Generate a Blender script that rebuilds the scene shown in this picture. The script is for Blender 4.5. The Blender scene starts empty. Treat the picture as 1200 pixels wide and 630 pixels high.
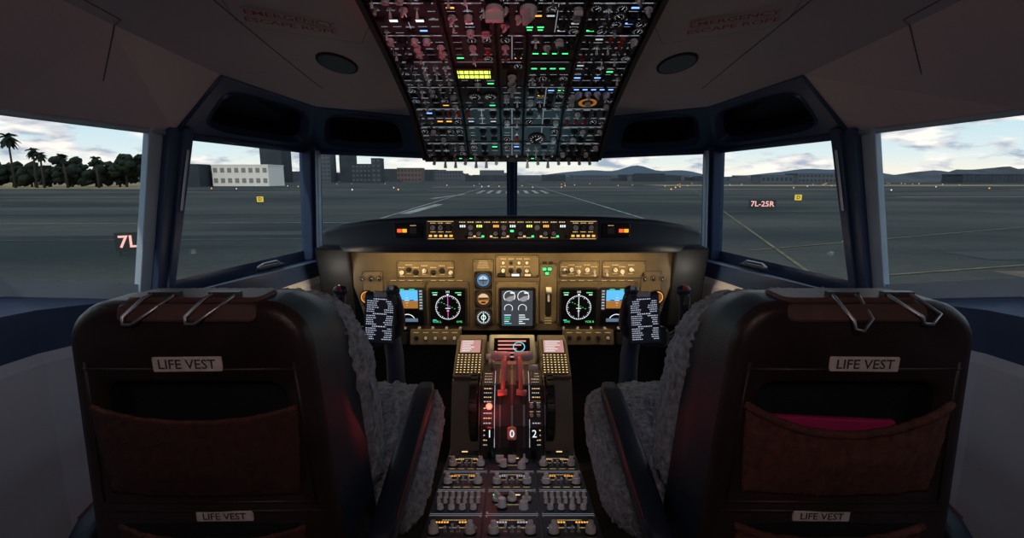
import bpy, bmesh, math, random
from mathutils import Matrix, Vector, noise
R = random.Random(7)
pi = math.pi
scene = bpy.context.scene
scene.view_settings.view_transform = 'Standard'
scene.view_settings.look = 'None'

# ------------------------------------------------------------------ materials
MC = {}
def mat(name, col, rough=.6, metal=0, em=None, es=0, var=0, vs=8, bump=0, bs=60, spec=.4, sheen=0):
    if name in MC: return MC[name]
    m = bpy.data.materials.new(name); m.use_nodes = True
    nt = m.node_tree; b = nt.nodes['Principled BSDF']
    b.inputs['Base Color'].default_value = (*col, 1)
    b.inputs['Roughness'].default_value = rough
    b.inputs['Metallic'].default_value = metal
    b.inputs['Specular IOR Level'].default_value = spec
    if sheen:
        b.inputs['Sheen Weight'].default_value = sheen
    if em:
        b.inputs['Emission Color'].default_value = (*em, 1)
        b.inputs['Emission Strength'].default_value = es
    if var or bump:
        tc = nt.nodes.new('ShaderNodeTexCoord')
    if var:
        n = nt.nodes.new('ShaderNodeTexNoise'); n.inputs['Scale'].default_value = vs
        n.inputs['Detail'].default_value = 5
        nt.links.new(tc.outputs['Object'], n.inputs['Vector'])
        r = nt.nodes.new('ShaderNodeValToRGB')
        r.color_ramp.elements[0].position = .3; r.color_ramp.elements[1].position = .7
        r.color_ramp.elements[0].color = (*[c*(1-var) for c in col], 1)
        r.color_ramp.elements[1].color = (*[min(1, c*(1+var)) for c in col], 1)
        nt.links.new(n.outputs['Fac'], r.inputs['Fac'])
        nt.links.new(r.outputs['Color'], b.inputs['Base Color'])
    if bump:
        n2 = nt.nodes.new('ShaderNodeTexNoise'); n2.inputs['Scale'].default_value = bs
        n2.inputs['Detail'].default_value = 6
        nt.links.new(tc.outputs['Object'], n2.inputs['Vector'])
        bp = nt.nodes.new('ShaderNodeBump'); bp.inputs['Strength'].default_value = bump
        bp.inputs['Distance'].default_value = .01
        nt.links.new(n2.outputs['Fac'], bp.inputs['Height'])
        nt.links.new(bp.outputs['Normal'], b.inputs['Normal'])
    MC[name] = m
    return m
def emi(name, col, s):
    return mat(name, (0.02, .02, .02), .4, 0, col, s)

LINING = mat('lining_plastic', (.56, .47, .50), .5, var=.05, vs=3, bump=.04, bs=150)
NAVY = mat('navy_frame', (.042, .072, .150), .34, var=.12, vs=6)
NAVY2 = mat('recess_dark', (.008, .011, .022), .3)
PALE = mat('pale_trim', (.40, .53, .64), .5, var=.08)
WALLG = mat('sidewall_grey', (.46, .50, .60), .6, var=.06, vs=4, bump=.04)
CREAM = mat('cream_panel', (.74, .72, .68), .6)
BLK = mat('black_plastic', (.012, .014, .019), .38)
BLKM = mat('black_matte', (.010, .012, .016), .8)
YOKE = mat('yoke_plastic', (.018, .026, .044), .28)
SHELL = mat('seat_shell', (.031, .018, .0165), .38, var=.25, vs=14, bump=.12, bs=220)
SHELLB = mat('seat_side', (.013, .022, .042), .42, bump=.1, bs=200)
PATCH = mat('leather_patch', (.12, .07, .06), .45, var=.2, vs=20)
NET = mat('pocket_fabric', (.13, .052, .036), .95, var=.35, vs=60, bump=.6, bs=350)
WOOL = mat('sheepskin', (.36, .395, .47), 1, var=.5, vs=55, bump=1, bs=220, spec=.1, sheen=.25)
WHITE = mat('white_knob', (.70, .70, .73), .45)
WHITEL = mat('label_white', (.75, .70, .66), .5, var=.15, vs=60)
TXTD = mat('label_ink', (.05, .045, .045), .6)
METAL = mat('steel', (.58, .58, .62), .35, 1)
DMET = mat('dark_metal', (.12, .12, .13), .4, .7)
TAN = mat('panel_tan', (.112, .092, .066), .6, var=.2, vs=14)
TAN2 = mat('panel_tan_light', (.160, .132, .092), .6, var=.16, vs=20)
OVP = mat('overhead_grey_lit', (.105, .155, .175), .5, var=.12, vs=12)  # front plates: the teal glow there is put into the colour
OVP2 = mat('overhead_grey_dim', (.040, .046, .060), .5, var=.15, vs=12)  # same plates farther aft, painted darker outside that glow
OVB = mat('overhead_base', (.014, .016, .020), .6)
PEDP = mat('pedestal_grey', (.050, .064, .085), .5, var=.12, vs=14)
PEDS = mat('pedestal_side', (.20, .19, .18), .6, var=.1)
REDP = mat('red_guard', (.5, .03, .025), .45)
ROPE = mat('red_text', (.42, .03, .03), .6)
SCR = mat('screen_glass', (.004, .004, .006), .12)
CARPET = mat('floor_carpet', (.02, .02, .026), .95, var=.3, vs=40)
LBL = emi('legend_white', (.85, .9, 1), .58)
LBLW = emi('legend_warm', (1, .70, .32), .95)
EG = emi('lamp_green', (.05, 1, .25), 1.8)
EA = emi('lamp_amber', (1, .42, .06), 1.5)
EB = emi('lamp_blue', (.15, .35, 1), 2.2)
EW = emi('lamp_white', (.9, .95, 1), 1.1)
EYG = emi('lamp_yellowgreen', (.75, 1, .12), 1.5)
EM = emi('screen_magenta', (1, .1, .8), 1.0)
ES = emi('screen_sky', (.10, .50, 1), 1.1)
EBR = emi('screen_earth', (.42, .17, .03), .9)
ESW = emi('screen_white', (.85, .95, 1), 1.1)
ESG = emi('screen_green', (.1, 1, .3), .9)
ECY = emi('screen_cyan', (.1, .8, 1), .9)
EPK = emi('cdu_screen', (.85, .42, .40), .6)
EGY = emi('screen_grey', (.10, .11, .12), .5)
EDIM = emi('instrument_dim', (.55, .22, .06), .35)

# ------------------------------------------------------------------ mesh builder
class MB:
    def __init__(s):
        s.v = []; s.f = []; s.m = []; s.sm = []; s.mats = []; s.M = Matrix()
    def mi(s, m):
        if m not in s.mats: s.mats.append(m)
        return s.mats.index(m)
    def add(s, vs, fs, m, smooth=False):
        o = len(s.v); i = s.mi(m)
        s.v += [s.M @ Vector(v) for v in vs]
        for f in fs:
            s.f.append([o+k for k in f]); s.m.append(i); s.sm.append(smooth)
    def box(s, cx, cy, cz, sx, sy, sz, m):
        a, b, c = sx/2, sy/2, sz/2
        vs = [(cx+i*a, cy+j*b, cz+k*c) for k in (-1, 1) for j in (-1, 1) for i in (-1, 1)]
        s.add(vs, [(0, 2, 3, 1), (4, 5, 7, 6), (0, 1, 5, 4), (2, 6, 7, 3), (0, 4, 6, 2), (1, 3, 7, 5)], m)
    def rbox(s, cx, cy, z0, w, h, t, r, m, ch=None, n=3):
        r = min(r, w/2*.98, h/2*.98); ch = min(r*.5, t*.4) if ch is None else ch
        def ringp(ins, z):
            P = []; rr = max(r-ins, 1e-6)
            for q, (sx, sy) in enumerate(((1, 1), (-1, 1), (-1, -1), (1, -1))):
                for k in range(n+1):
                    a = q*pi/2 + k*pi/2/n
                    P.append((cx+sx*(w/2-r)+rr*math.cos(a), cy+sy*(h/2-r)+rr*math.sin(a), z))
            return P
        A = ringp(0, z0); B = ringp(0, z0+t-ch); C = ringp(ch, z0+t); N = len(A)
        fs = []
        for k in range(N):
            j = (k+1) % N
            fs.append((k, j, N+j, N+k)); fs.append((N+k, N+j, 2*N+j, 2*N+k))
        fs.append(tuple(range(2*N, 3*N))); fs.append(tuple(range(N))[::-1])
        s.add(A+B+C, fs, m)
    def cyl(s, cx, cy, z0, r, h, m, r2=None, n=14, smooth=True):
        r2 = r if r2 is None else r2
        A = [(cx+r*math.cos(2*pi*k/n), cy+r*math.sin(2*pi*k/n), z0) for k in range(n)]
        B = [(cx+r2*math.cos(2*pi*k/n), cy+r2*math.sin(2*pi*k/n), z0+h) for k in range(n)]
        s.add(A+B, [(k, (k+1) % n, n+(k+1) % n, n+k) for k in range(n)], m, smooth)
        s.add(B, [tuple(range(n))], m)
    def ring(s, cx, cy, z, r0, r1, m, n=28, a0=0, a1=2*pi):
        vs = []
        for k in range(n+1):
            a = a0+(a1-a0)*k/n
            vs += [(cx+r0*math.cos(a), cy+r0*math.sin(a), z), (cx+r1*math.cos(a), cy+r1*math.sin(a), z)]
        s.add(vs, [(2*k, 2*k+1, 2*k+3, 2*k+2) for k in range(n)], m)
    def line(s, x0, y0, x1, y1, w, z, m):
        d = Vector((x1-x0, y1-y0)); L = d.length or 1; p = Vector((-d.y, d.x))/L*w/2
        s.add([(x0-p.x, y0-p.y, z), (x1-p.x, y1-p.y, z), (x1+p.x, y1+p.y, z), (x0+p.x, y0+p.y, z)], [(0, 1, 2, 3)], m)
    def tube(s, pts, rad, m, n=10, flat=1.0, closed=False):
        pts = [Vector(p) for p in pts]; K = len(pts)
        if not hasattr(rad, '__len__'): rad = [rad]*K
        up = None; vs = []
        for i, p in enumerate(pts):
            if closed: t = pts[(i+1) % K]-pts[i-1]
            else: t = pts[min(i+1, K-1)]-pts[max(i-1, 0)]
            t.normalize()
            if up is None:
                up = Vector((0, 0, 1)) if abs(t.z) < .9 else Vector((0, 1, 0))
            u = (up - t*up.dot(t)).normalized(); w = t.cross(u); up = u
            for k in range(n):
                a = 2*pi*k/n
                vs.append(p+u*math.cos(a)*rad[i]+w*math.sin(a)*rad[i]*flat)
        fs = []
        for i in range(K if closed else K-1):
            i2 = (i+1) % K
            for k in range(n):
                j = (k+1) % n
                fs.append((i*n+k, i*n+j, i2*n+j, i2*n+k))
        if not closed:
            fs.append(tuple(range(n))[::-1]); fs.append(tuple((K-1)*n+k for k in range(n)))
        s.add(vs, fs, m, True)
    def beam(s, p0, p1, a, b, m, k1=1.0):
        p0, p1, a, b = map(Vector, (p0, p1, a, b))
        vs = [p+i*a*k+j*b for p, k in ((p0, 1), (p1, k1)) for i, j in ((-1, -1), (1, -1), (1, 1), (-1, 1))]
        s.add(vs, [(0, 1, 2, 3), (4, 7, 6, 5)]+[(k, 4+k, 4+(k+1) % 4, (k+1) % 4) for k in range(4)], m)
    def extr(s, prof, x0, x1, m):
        n = len(prof)
        vs = [(x0, p[0], p[1]) for p in prof]+[(x1, p[0], p[1]) for p in prof]
        s.add(vs, [(k, (k+1) % n, n+(k+1) % n, n+k) for k in range(n)]+[tuple(range(n))[::-1], tuple(range(n, 2*n))], m)
    def sph(s, c, r, m, sc=(1, 1, 1), nu=14, nv=9):
        vs = []; fs = []
        for i in range(nv+1):
            ph = pi*i/nv
            for k in range(nu):
                a = 2*pi*k/nu
                vs.append((c[0]+r*sc[0]*math.sin(ph)*math.cos(a), c[1]+r*sc[1]*math.sin(ph)*math.sin(a), c[2]+r*sc[2]*math.cos(ph)))
        for i in range(nv):
            for k in range(nu):
                j = (k+1) % nu
                fs.append((i*nu+k, (i+1)*nu+k, (i+1)*nu+j, i*nu+j))
        s.add(vs, fs, m, True)
    def build(s, name, parent=None, bevel=0, fix=True):
        me = bpy.data.meshes.new(name)
        me.from_pydata([tuple(v) for v in s.v], [], s.f)
        for m in s.mats: me.materials.append(m)
        me.polygons.foreach_set('material_index', s.m)
        me.polygons.foreach_set('use_smooth', s.sm)
        if fix:
            bm = bmesh.new(); bm.from_mesh(me)
            bmesh.ops.recalc_face_normals(bm, faces=bm.faces[:])
            bm.to_mesh(me); bm.free()
        me.update()
        o = bpy.data.objects.new(name, me); scene.collection.objects.link(o)
        if parent: par(o, parent)
        if bevel:
            b = o.modifiers.new('bev', 'BEVEL'); b.width = bevel; b.segments = 2; b.limit_method = 'ANGLE'
        return o
def par(o, p):
    o.parent = p; o.matrix_parent_inverse = Matrix.Translation(p.location).inverted()
def root(name, loc=(0, 0, 0)):
    e = bpy.data.objects.new(name, None); e.location = loc; e.empty_display_size = .1
    scene.collection.objects.link(e); return e
def frame(o, x, y, sc=1):
    x = Vector(x).normalized(); y = Vector(y).normalized(); z = x.cross(y)
    M = Matrix((x, y, z)).transposed().to_4x4(); M.translation = Vector(o)
    return M @ Matrix.Scale(sc, 4)
def text(s, M, size, m, parent, name='lettering', ax='CENTER', bold=0):
    c = bpy.data.curves.new(name, 'FONT'); c.body = s; c.size = size; c.offset = bold
    c.align_x = ax; c.align_y = 'CENTER'; c.materials.append(m); c.resolution_u = 2
    o = bpy.data.objects.new(name, c); o.matrix_world = M
    scene.collection.objects.link(o)
    o.parent = parent; o.matrix_parent_inverse = Matrix.Translation(parent.location).inverted()
    return o
T = Matrix.Translation
def V(*a): return Vector(a)

# ------------------------------------------------------------------ switchgear
def knob(b, x, y, r, m=WHITE, h=None, k=1.0):
    h = h or r*1.3; a = R.uniform(0, 6.28)
    b.cyl(x, y, 0, r*1.35, h*.2, BLK)
    b.cyl(x, y, h*.2, r, h, m, r*.86)
    b.line(x, y, x+r*.8*math.cos(a), y+r*.8*math.sin(a), r*.2, h*1.205, BLK)
def pknob(b, x, y, r, m=WHITE):
    b.cyl(x, y, 0, r*1.2, r*.4, BLK)
    b.cyl(x, y, r*.4, r, r*.5, m)
    a = R.choice([0, .5, -.5, 1.57]); M0 = b.M
    b.M = M0 @ T((x, y, r*.9)) @ Matrix.Rotation(a, 4, 'Z')
    b.rbox(0, 0, 0, r*.6, r*2.1, r*1.1, r*.2, m); b.M = M0
def toggle(b, x, y, r, m=WHITE):
    M0 = b.M
    b.cyl(x, y, 0, r*.9, r*.5, METAL, n=6, smooth=False)
    b.M = M0 @ T((x, y, r*.4)) @ Matrix.Rotation(R.choice([-.45, .45]), 4, 'X')
    b.cyl(0, 0, 0, r*.28, r*1.6, METAL, r*.4, n=8)
    b.cyl(0, 0, r*1.4, r*.42, r*1.5, m, r*.6, n=10); b.M = M0
def guard(b, x, y, r, m):
    b.rbox(x, y, 0, r*1.6, r*3, r*1.2, r*.3, m); b.box(x, y-r*.6, r*1.4, r*1.2, r*1.4, r*.5, m)
def gauge(b, x, y, r, col=None):
    col = col or LBL
    b.ring(x, y, r*.30, r*.86, r*1.08, DMET, 24)
    b.cyl(x, y, 0, r*1.1, r*.28, BLK, r*1.08, n=24)
    b.cyl(x, y, r*.25, r*.88, r*.04, SCR, n=24)
    for k in range(10):
        a = 2*pi*k/12-.8
        b.line(x+r*.62*math.cos(a), y+r*.62*math.sin(a), x+r*.8*math.cos(a), y+r*.8*math.sin(a), r*.07, r*.32, col)
    a = R.uniform(0, 6.28)
    b.line(x-r*.15*math.cos(a), y-r*.15*math.sin(a), x+r*.6*math.cos(a), y+r*.6*math.sin(a), r*.1, r*.34, col)
def annun(b, x, y, w, h, m):
    b.rbox(x, y, 0, w, h, h*.35, h*.15, BLK)
    b.box(x, y, h*.36, w*.8, h*.66, h*.1, m)
def label(b, x, y, w, h, m=None):
    m = m or LBL; x0 = x-w/2; z = .0006
    while x0 < x+w/2:
        l = R.uniform(.5, 1.3)*h
        b.line(x0, y, min(x0+l, x+w/2), y, h*.6, z, m); x0 += l+h*.5
OVIT = [BLKM]*8+[EG, LBL, EB, EA]
def module(b, w, h, plate, cell=.03, lm=None, items=None, reserved=None, scale=1):
    M0 = b.M
    b.rbox(0, 0, -.004, w-.003, h-.003, .004, .003, BLK)
    b.rbox(0, 0, -.003, w-.007, h-.007, .005, .003, plate)
    b.M = M0 @ T((0, 0, .002))
    for sx in (-1, 1):
        for sy in (-1, 1):
            b.cyl(sx*(w/2-.008), sy*(h/2-.007), 0, .0028, .0012, DMET, n=8)
    if R.random() < .5: b.line(0, -h/2+.008, 0, h/2-.008, .0009, .0007, lm or LBL)
    nx = max(1, int((w-.008)/cell)); ny = max(1, int((h-.006)/(cell*1.05)))
    style = R.random()
    for i in range(nx):
        for j in range(ny):
            x = (i+.5-nx/2)*(w-.01)/nx; y = (j+.5-ny/2)*(h-.008)/ny
            if reserved and reserved(x, y): continue
            q = R.random() if R.random() < .6 else style; yy = y-.003
            if q < .26: toggle(b, x, yy, .0062*scale, R.choice([WHITE, WHITE, DMET]))
            elif q < .40: knob(b, x, yy, .0088*scale, R.choice([WHITE, BLK, BLK]))
            elif q < .54: pknob(b, x, yy, .0088*scale, R.choice([WHITE, WHITE, BLK]))
            elif q < .66: gauge(b, x, yy, .0125*scale, lm)
            elif q < .88: annun(b, x, yy+.003, .02*scale, .008, R.choice(items or OVIT)); annun(b, x, yy-.007, .02*scale, .007, BLKM)
            elif q < .94: guard(b, x, yy, .0055*scale, R.choice([BLK, REDP, BLK]))
            label(b, x, y+.0125, R.uniform(.012, .022), .0026, lm)
            if R.random() < .6: label(b, x, y-.013, R.uniform(.008, .018), .0022, lm)
            if R.random() < .3: b.line(x-.010, y+.0095, x+.010, y+.0095, .0006, .0007, lm or LBL)
    b.line(-w/2+.012, h/2-.0065, w/2-.012, h/2-.0065, .0008, .0008, lm or LBL)
    b.M = M0

# ------------------------------------------------------------------ room shell
T0 = V(0, 2.85, 1.605); B0 = V(0, 3.12, 1.12)
def LR(s):
    f = lambda x, y, z: V(s*x, y, z)
    return dict(T1=f(1.03, 2.68, 1.64), B1=f(1.07, 2.72, 1.13), T2=f(1.195, 1.87, 1.655), B2=f(1.30, 1.82, 1.12),
        T3=f(1.396, 1.45, 1.68), B3=f(1.445, 1.42, 1.225), T4=f(1.50, .75, 1.69), B4=f(1.56, .75, 1.26),
        T5=f(1.53, -.8, 1.69), B5=f(1.6, -.8, 1.26),
        L1=f(.85, 2.30, 1.805), C=f(.43, 2.40, 1.776), L2=f(1.0, 1.85, 1.85), Tm=f(.43, 2.79, 1.62),
        S1=f(.92, 2.60, 1.10), S2=f(1.17, 1.80, 1.095), S3=f(1.36, 1.42, 1.13), S4=f(1.45, .75, 1.16), S5=f(1.45, -.8, 1.16),
        N1=f(.92, 2.60, 1.03), N2=f(1.175, 1.80, 1.0), N3=f(1.375, 1.42, 1.0), N4=f(1.46, .75, 1.0), N5=f(1.46, -.8, 1.0))

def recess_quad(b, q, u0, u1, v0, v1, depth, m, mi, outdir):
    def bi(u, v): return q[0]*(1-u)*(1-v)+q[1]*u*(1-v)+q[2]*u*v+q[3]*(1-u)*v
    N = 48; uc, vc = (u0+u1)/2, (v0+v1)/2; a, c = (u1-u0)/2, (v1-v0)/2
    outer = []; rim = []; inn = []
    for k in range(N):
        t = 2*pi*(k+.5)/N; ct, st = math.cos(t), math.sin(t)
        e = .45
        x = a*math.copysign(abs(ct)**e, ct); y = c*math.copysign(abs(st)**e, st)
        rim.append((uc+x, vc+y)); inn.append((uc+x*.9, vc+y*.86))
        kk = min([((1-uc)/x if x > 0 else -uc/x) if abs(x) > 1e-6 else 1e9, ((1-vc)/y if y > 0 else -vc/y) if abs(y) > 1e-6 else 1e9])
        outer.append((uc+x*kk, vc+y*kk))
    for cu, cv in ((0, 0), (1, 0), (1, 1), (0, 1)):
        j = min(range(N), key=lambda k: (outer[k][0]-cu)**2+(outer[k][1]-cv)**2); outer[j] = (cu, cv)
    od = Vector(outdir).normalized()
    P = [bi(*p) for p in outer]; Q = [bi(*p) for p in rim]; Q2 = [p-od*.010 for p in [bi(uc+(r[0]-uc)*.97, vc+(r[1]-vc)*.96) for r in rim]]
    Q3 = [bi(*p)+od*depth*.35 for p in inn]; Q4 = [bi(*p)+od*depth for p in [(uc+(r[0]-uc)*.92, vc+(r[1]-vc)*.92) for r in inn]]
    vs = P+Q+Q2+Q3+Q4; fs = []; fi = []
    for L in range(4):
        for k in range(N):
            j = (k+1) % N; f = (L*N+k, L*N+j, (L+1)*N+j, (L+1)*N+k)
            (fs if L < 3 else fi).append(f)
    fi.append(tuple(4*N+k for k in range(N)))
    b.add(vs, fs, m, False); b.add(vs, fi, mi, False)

GLASS = bpy.data.materials.new('window_glass'); GLASS.use_nodes = True
nt = GLASS.node_tree; nt.nodes.clear()
o_ = nt.nodes.new('ShaderNodeOutputMaterial'); mx = nt.nodes.new('ShaderNodeMixShader'); tr = nt.nodes.new('ShaderNodeBsdfTransparent')
gl = nt.nodes.new('ShaderNodeBsdfGlossy'); gl.inputs['Roughness'].default_value = .02; gl.inputs['Color'].default_value = (.6, .7, .8, 1)
tr.inputs['Color'].default_value = (.95, .98, 1, 1)
mx.inputs[0].default_value = .003
nt.links.new(tr.outputs[0], mx.inputs[1]); nt.links.new(gl.outputs[0], mx.inputs[2]); nt.links.new(mx.outputs[0], o_.inputs[0])

trimn = 1; wn = 1
for s, side in ((-1, 'left'), (1, 'right')):
    g = LR(s); g['T0'] = T0; g['B0'] = B0
    b = MB()
    for a, c in (('1', '2'), ('2', '3'), ('3', '4'), ('4', '5')):
        Ba, Bc, Sa, Sc, Na, Nc = g['B'+a], g['B'+c], g['S'+a], g['S'+c], g['N'+a], g['N'+c]
        low = V(0, 0, -.055)
        b.add([Ba, Bc, Bc+low, Ba+low], [(0, 1, 2, 3)], PALE if a != '1' else NAVY)
        b.add([Ba+low, Bc+low, Sc, Sa], [(0, 1, 2, 3)], NAVY)
        b.add([Sa, Sc, Nc, Na], [(0, 1, 2, 3)], NAVY)
        k = V(-s*.015, 0, -.03)
        Fa, Fc = V(Na.x, Na.y, .55), V(Nc.x, Nc.y, .55)
        Ga, Gc = V(Na.x-s*.02, Na.y, 0), V(Nc.x-s*.02, Nc.y, 0)
        wm = CREAM if a == '1' else WALLG
        b.add([Na, Nc, Nc+k, Na+k], [(0, 1, 2, 3)], wm)
        b.add([Na+k, Nc+k, Fc+k, Fa+k, Gc, Ga], [(0, 1, 2, 3), (3, 2, 4, 5)], wm)
    b.add([g['T4'], g['T5'], g['B5'], g['B4']], [(0, 1, 2, 3)], WALLG)
    for k in range(6):
        b.beam((s*1.40, 1.24+k*.03, .60), (s*1.40, 1.24+k*.03, .74), (.012, 0, 0), (0, .005, 0), DMET)
    b.build('wall_'+side, fix=False)
    b = MB()
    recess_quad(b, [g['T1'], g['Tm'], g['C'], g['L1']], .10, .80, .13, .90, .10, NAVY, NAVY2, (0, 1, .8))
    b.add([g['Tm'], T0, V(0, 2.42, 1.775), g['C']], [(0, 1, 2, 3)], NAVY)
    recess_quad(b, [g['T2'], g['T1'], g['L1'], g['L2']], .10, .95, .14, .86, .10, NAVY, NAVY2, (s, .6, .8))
    b.tube([g['T0'], g['Tm'], g['T1']], .016, NAVY, 8); b.tube([g['T1'], g['T2']], .016, NAVY, 8)
    b.tube([g['C'], g['L1'], g['L2'], g['T2']], .009, NAVY, 8)
    b.tube([g['T2'], g['T3'], g['T4']], .010, PALE, 8)
    b.build('trim_%d' % trimn, fix=False); trimn += 1
    b = MB()
    b.beam(g['T1']+V(-s*.0, 0, .03), g['B1']+V(0, 0, -.05), (s*.045, .0, 0), V(0, .035, 0), NAVY)
    b.beam(g['T1']+V(-s*.050, -.035, .0), g['B1']+V(-s*.050, -.035, -.05), (s*.008, 0, 0), V(0, .02, 0), PALE)
    b.beam(g['T1']+V(s*.0, -.045, .0), g['B1']+V(0, -.045, -.05), (s*.025, 0, 0), V(0, .02, 0), NAVY)
    b.build('trim_%d' % trimn, bevel=.006); trimn += 1
    b = MB()
    n = V(-s, -.25, 0).normalized(); al = V(s*.25, -1, 0).normalized()
    top = g['T2']+V(0, 0, .02); bot = g['B2']+V(0, 0, -.05)
    b.beam(top-al*.015, bot-al*.020, al*.050, n*.022, NAVY, .72)
    b.beam(top-al*.030+n*.026, bot-al*.034+n*.022, al*.020, n*.012, NAVY, .7)
    b.beam(top+al*.058+V(s*.02, 0, 0), bot+al*.030+V(s*.02, 0, 0), al*.027, n*.014, PALE, .85)
    c0 = top.lerp(bot, .12)+n*.040-al*.03; c1 = top.lerp(bot, .48)+n*.040-al*.03
    b.beam(c0, c1, al*.005, n*.003, METAL)
    b.build('trim_%d' % trimn, bevel=.006); trimn += 1
    b = MB(); b.beam(g['T4'], g['B4'], (0, .04, 0), (s*.03, 0, 0), PALE); b.build('trim_%d' % trimn, bevel=.005); trimn += 1
    for q in ((T0, g['T1'], g['B1'], B0), (g['T1'], g['T2'], g['B2'], g['B1']), (g['T2'], g['T3'], g['B3'], g['B2']), (g['T3'], g['T4'], g['B4'], g['B3'])):
        b = MB(); off = V(s*.012, .012, 0)
        b.add([p+off for p in q], [(0, 1, 2, 3)], GLASS); b.build('window_%d' % wn, fix=False); wn += 1
    b = MB(); c = g['B1'].lerp(g['B2'], .42).lerp(g['S1'].lerp(g['S2'], .42), .45)+V(0, 0, -.012)
    b.M = frame(c, (s*.28, -.95, 0), (.95, .28*s, 0)) @ Matrix.Scale(.8, 4)
    b.rbox(0, 0, -.01, .20, .030, .022, .012, BLK); b.rbox(0, 0, .012, .14, .012, .006, .006, DMET)
    b.tube([(-.08, 0, .012), (-.05, .0, .030), (.06, .005, .030), (.10, .0, .015)], .005, METAL)
    b.build('window_latch')
b = MB(); b.beam(T0+V(0, 0, .02), B0, (.03, 0, 0), (0, .03, 0), NAVY); b.beam(T0+V(0, -.03, 0), B0+V(0, -.03, 0), (.016, 0, 0), (0, .02, 0), NAVY)
b.build('trim_%d' % trimn, bevel=.006); trimn += 1

rows = [
 [None, (.85, 2.30, 1.805), (.43, 2.40, 1.776), (.31, 2.41, 1.776)],
 [(1.195, 1.87, 1.66), (1.0, 1.85, 1.85), (.43, 1.85, 1.83), (.31, 1.85, 1.83)],
 [(1.396, 1.45, 1.685), (1.05, 1.42, 1.90), (.43, 1.40, 1.875), (.31, 1.40, 1.875)],
 [(1.50, .75, 1.695), (1.10, .75, 1.97), (.43, .75, 1.95), (.31, .75, 1.95)],
 [(1.53, -.8, 1.695), (1.10, -.8, 2.0), (.43, -.8, 2.0), (.31, -.8, 2.0)]]
b = MB()
full = []
for r in rows:
    full.append([None if p is None else V(-p[0], p[1], p[2]) for p in r]+[None if p is None else V(*p) for p in r[::-1]])
for i in range(4):
    for j in range(7):
        q = [full[i][j], full[i][j+1], full[i+1][j+1], full[i+1][j]]
        if any(p is None for p in q): continue
        b.add(q, [(0, 1, 2, 3)], LINING)
ceil = b.build('ceiling', fix=False)
from mathutils.bvhtree import BVHTree
bm = bmesh.new(); bm.from_mesh(ceil.data); bvh = BVHTree.FromBMesh(bm)
def onceil(x, y, off=.003):
    h, n, i, d = bvh.ray_cast(V(x, y, 1.0), V(0, 0, 1))
    if n.z > 0: n = -n
    return h+n*off, n
CR = root('ceiling_placard', (-.5, 1.4, 1.87))
for s in (-1, 1):
    h, n = onceil(s*.545, 1.35, .007)
    xx = V(1, 0, 0); xx = (xx-n*xx.dot(n)).normalized()
    yy = n.cross(xx)
    rot = -.32 if s < 0 else .32
    Mx = frame(h, xx*math.cos(rot)+yy*math.sin(rot), yy*math.cos(rot)-xx*math.sin(rot))
    rt = CR if s < 0 else root('ceiling_placard', (.5, 1.4, 1.87))
    text('EMERGENCY', Mx @ T((0, .026, 0)), .036, ROPE, rt, 'rope_lettering', bold=.0004)
    text('ESCAPE ROPE', Mx @ T((0, -.022, 0)), .036, ROPE, rt, 'rope_lettering', bold=.0004)
    b = MB(); b.M = Mx @ T((0, 0, -.004))
    P = [(-.14, .10), (-.13, -.05), (-.07, -.085), (.17, -.085), (.19, .10)]
    if s > 0: P = [(-p[0], p[1]) for p in P]
    for k in range(len(P)-1):
        b.line(*P[k], *P[k+1], .0018, .0005, DMET)
    b.build('hatch_seam', rt, fix=False)
    h, n = onceil(s*.54+(.0 if s < 0 else -.03), 1.67, .002)
    xx = (V(1, 0, 0)-n*n.x).normalized(); b = MB(); b.M = frame(h, xx, n.cross(xx)) @ Matrix.Diagonal((1.05, 1.8, 1, 1))
    b.cyl(0, 0, -.01, .056, .012, BLKM, .054, n=32); b.cyl(0, 0, -.002, .048, .005, NAVY2, n=24)
    b.build('ceiling_air_vent')
    b = MB()
    def seam(pts):
        for p, q in zip(pts[:-1], pts[1:]):
            a0 = V(*p, 0); a1 = V(*q, 0); K = 8; prev = None
            for k in range(K+1):
                c = a0.lerp(a1, k/K); hh, nn = onceil(s*c.x, c.y, .001)
                if prev is not None: b.beam(prev, hh, (.0012, 0, 0), (0, .001, .0006), DMET)
                prev = hh
    seam([(.70, 1.98), (.68, 1.2), (.66, .8)])
    seam([(1.18, 1.55), (1.0, 1.4), (1.0, .8)])
    for k in range(9):
        for (xa, ya, xb, yb) in ((.95, 1.8, .72, 1.8), (.64, 1.8, .64, 1.1), (.9, 1.75, 1.1, 1.3)):
            t = (k+.5)/9; hh, nn = onceil(s*(xa+(xb-xa)*t), ya+(yb-ya)*t, .0)
            if k % 2 == 0: b.sph(hh, .003, METAL, nu=8, nv=5)
    b.build('trim_%d' % trimn); trimn += 1
bm.free()

b = MB(); b.add([(-1.7, -.8, 0), (1.7, -.8, 0), (1.7, 3.2, 0), (-1.7, 3.2, 0)], [(0, 1, 2, 3)], CARPET); b.build('floor', fix=False)
b = MB(); b.add([(-1.7, -.8, 0), (1.7, -.8, 0), (1.7, -.8, 2.1), (-1.7, -.8, 2.1)], [(0, 1, 2, 3)], WALLG); b.build('wall_back', fix=False)
b = MB()
gL, gR = LR(-1), LR(1)
b.add([gL['B1'], B0, gR['B1'], V(1.07, 2.72, 0), V(0, 3.12, 0), V(-1.07, 2.72, 0)], [(0, 1, 4, 5), (1, 2, 3, 4)], BLKM)
for g in (gL, gR):
    b.add([g['B1'], g['S1'], V(g['S1'].x, g['S1'].y, 0), V(g['B1'].x, g['B1'].y, 0)], [(0, 1, 2, 3)], BLKM)
b.build('wall_front', fix=False)

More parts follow.
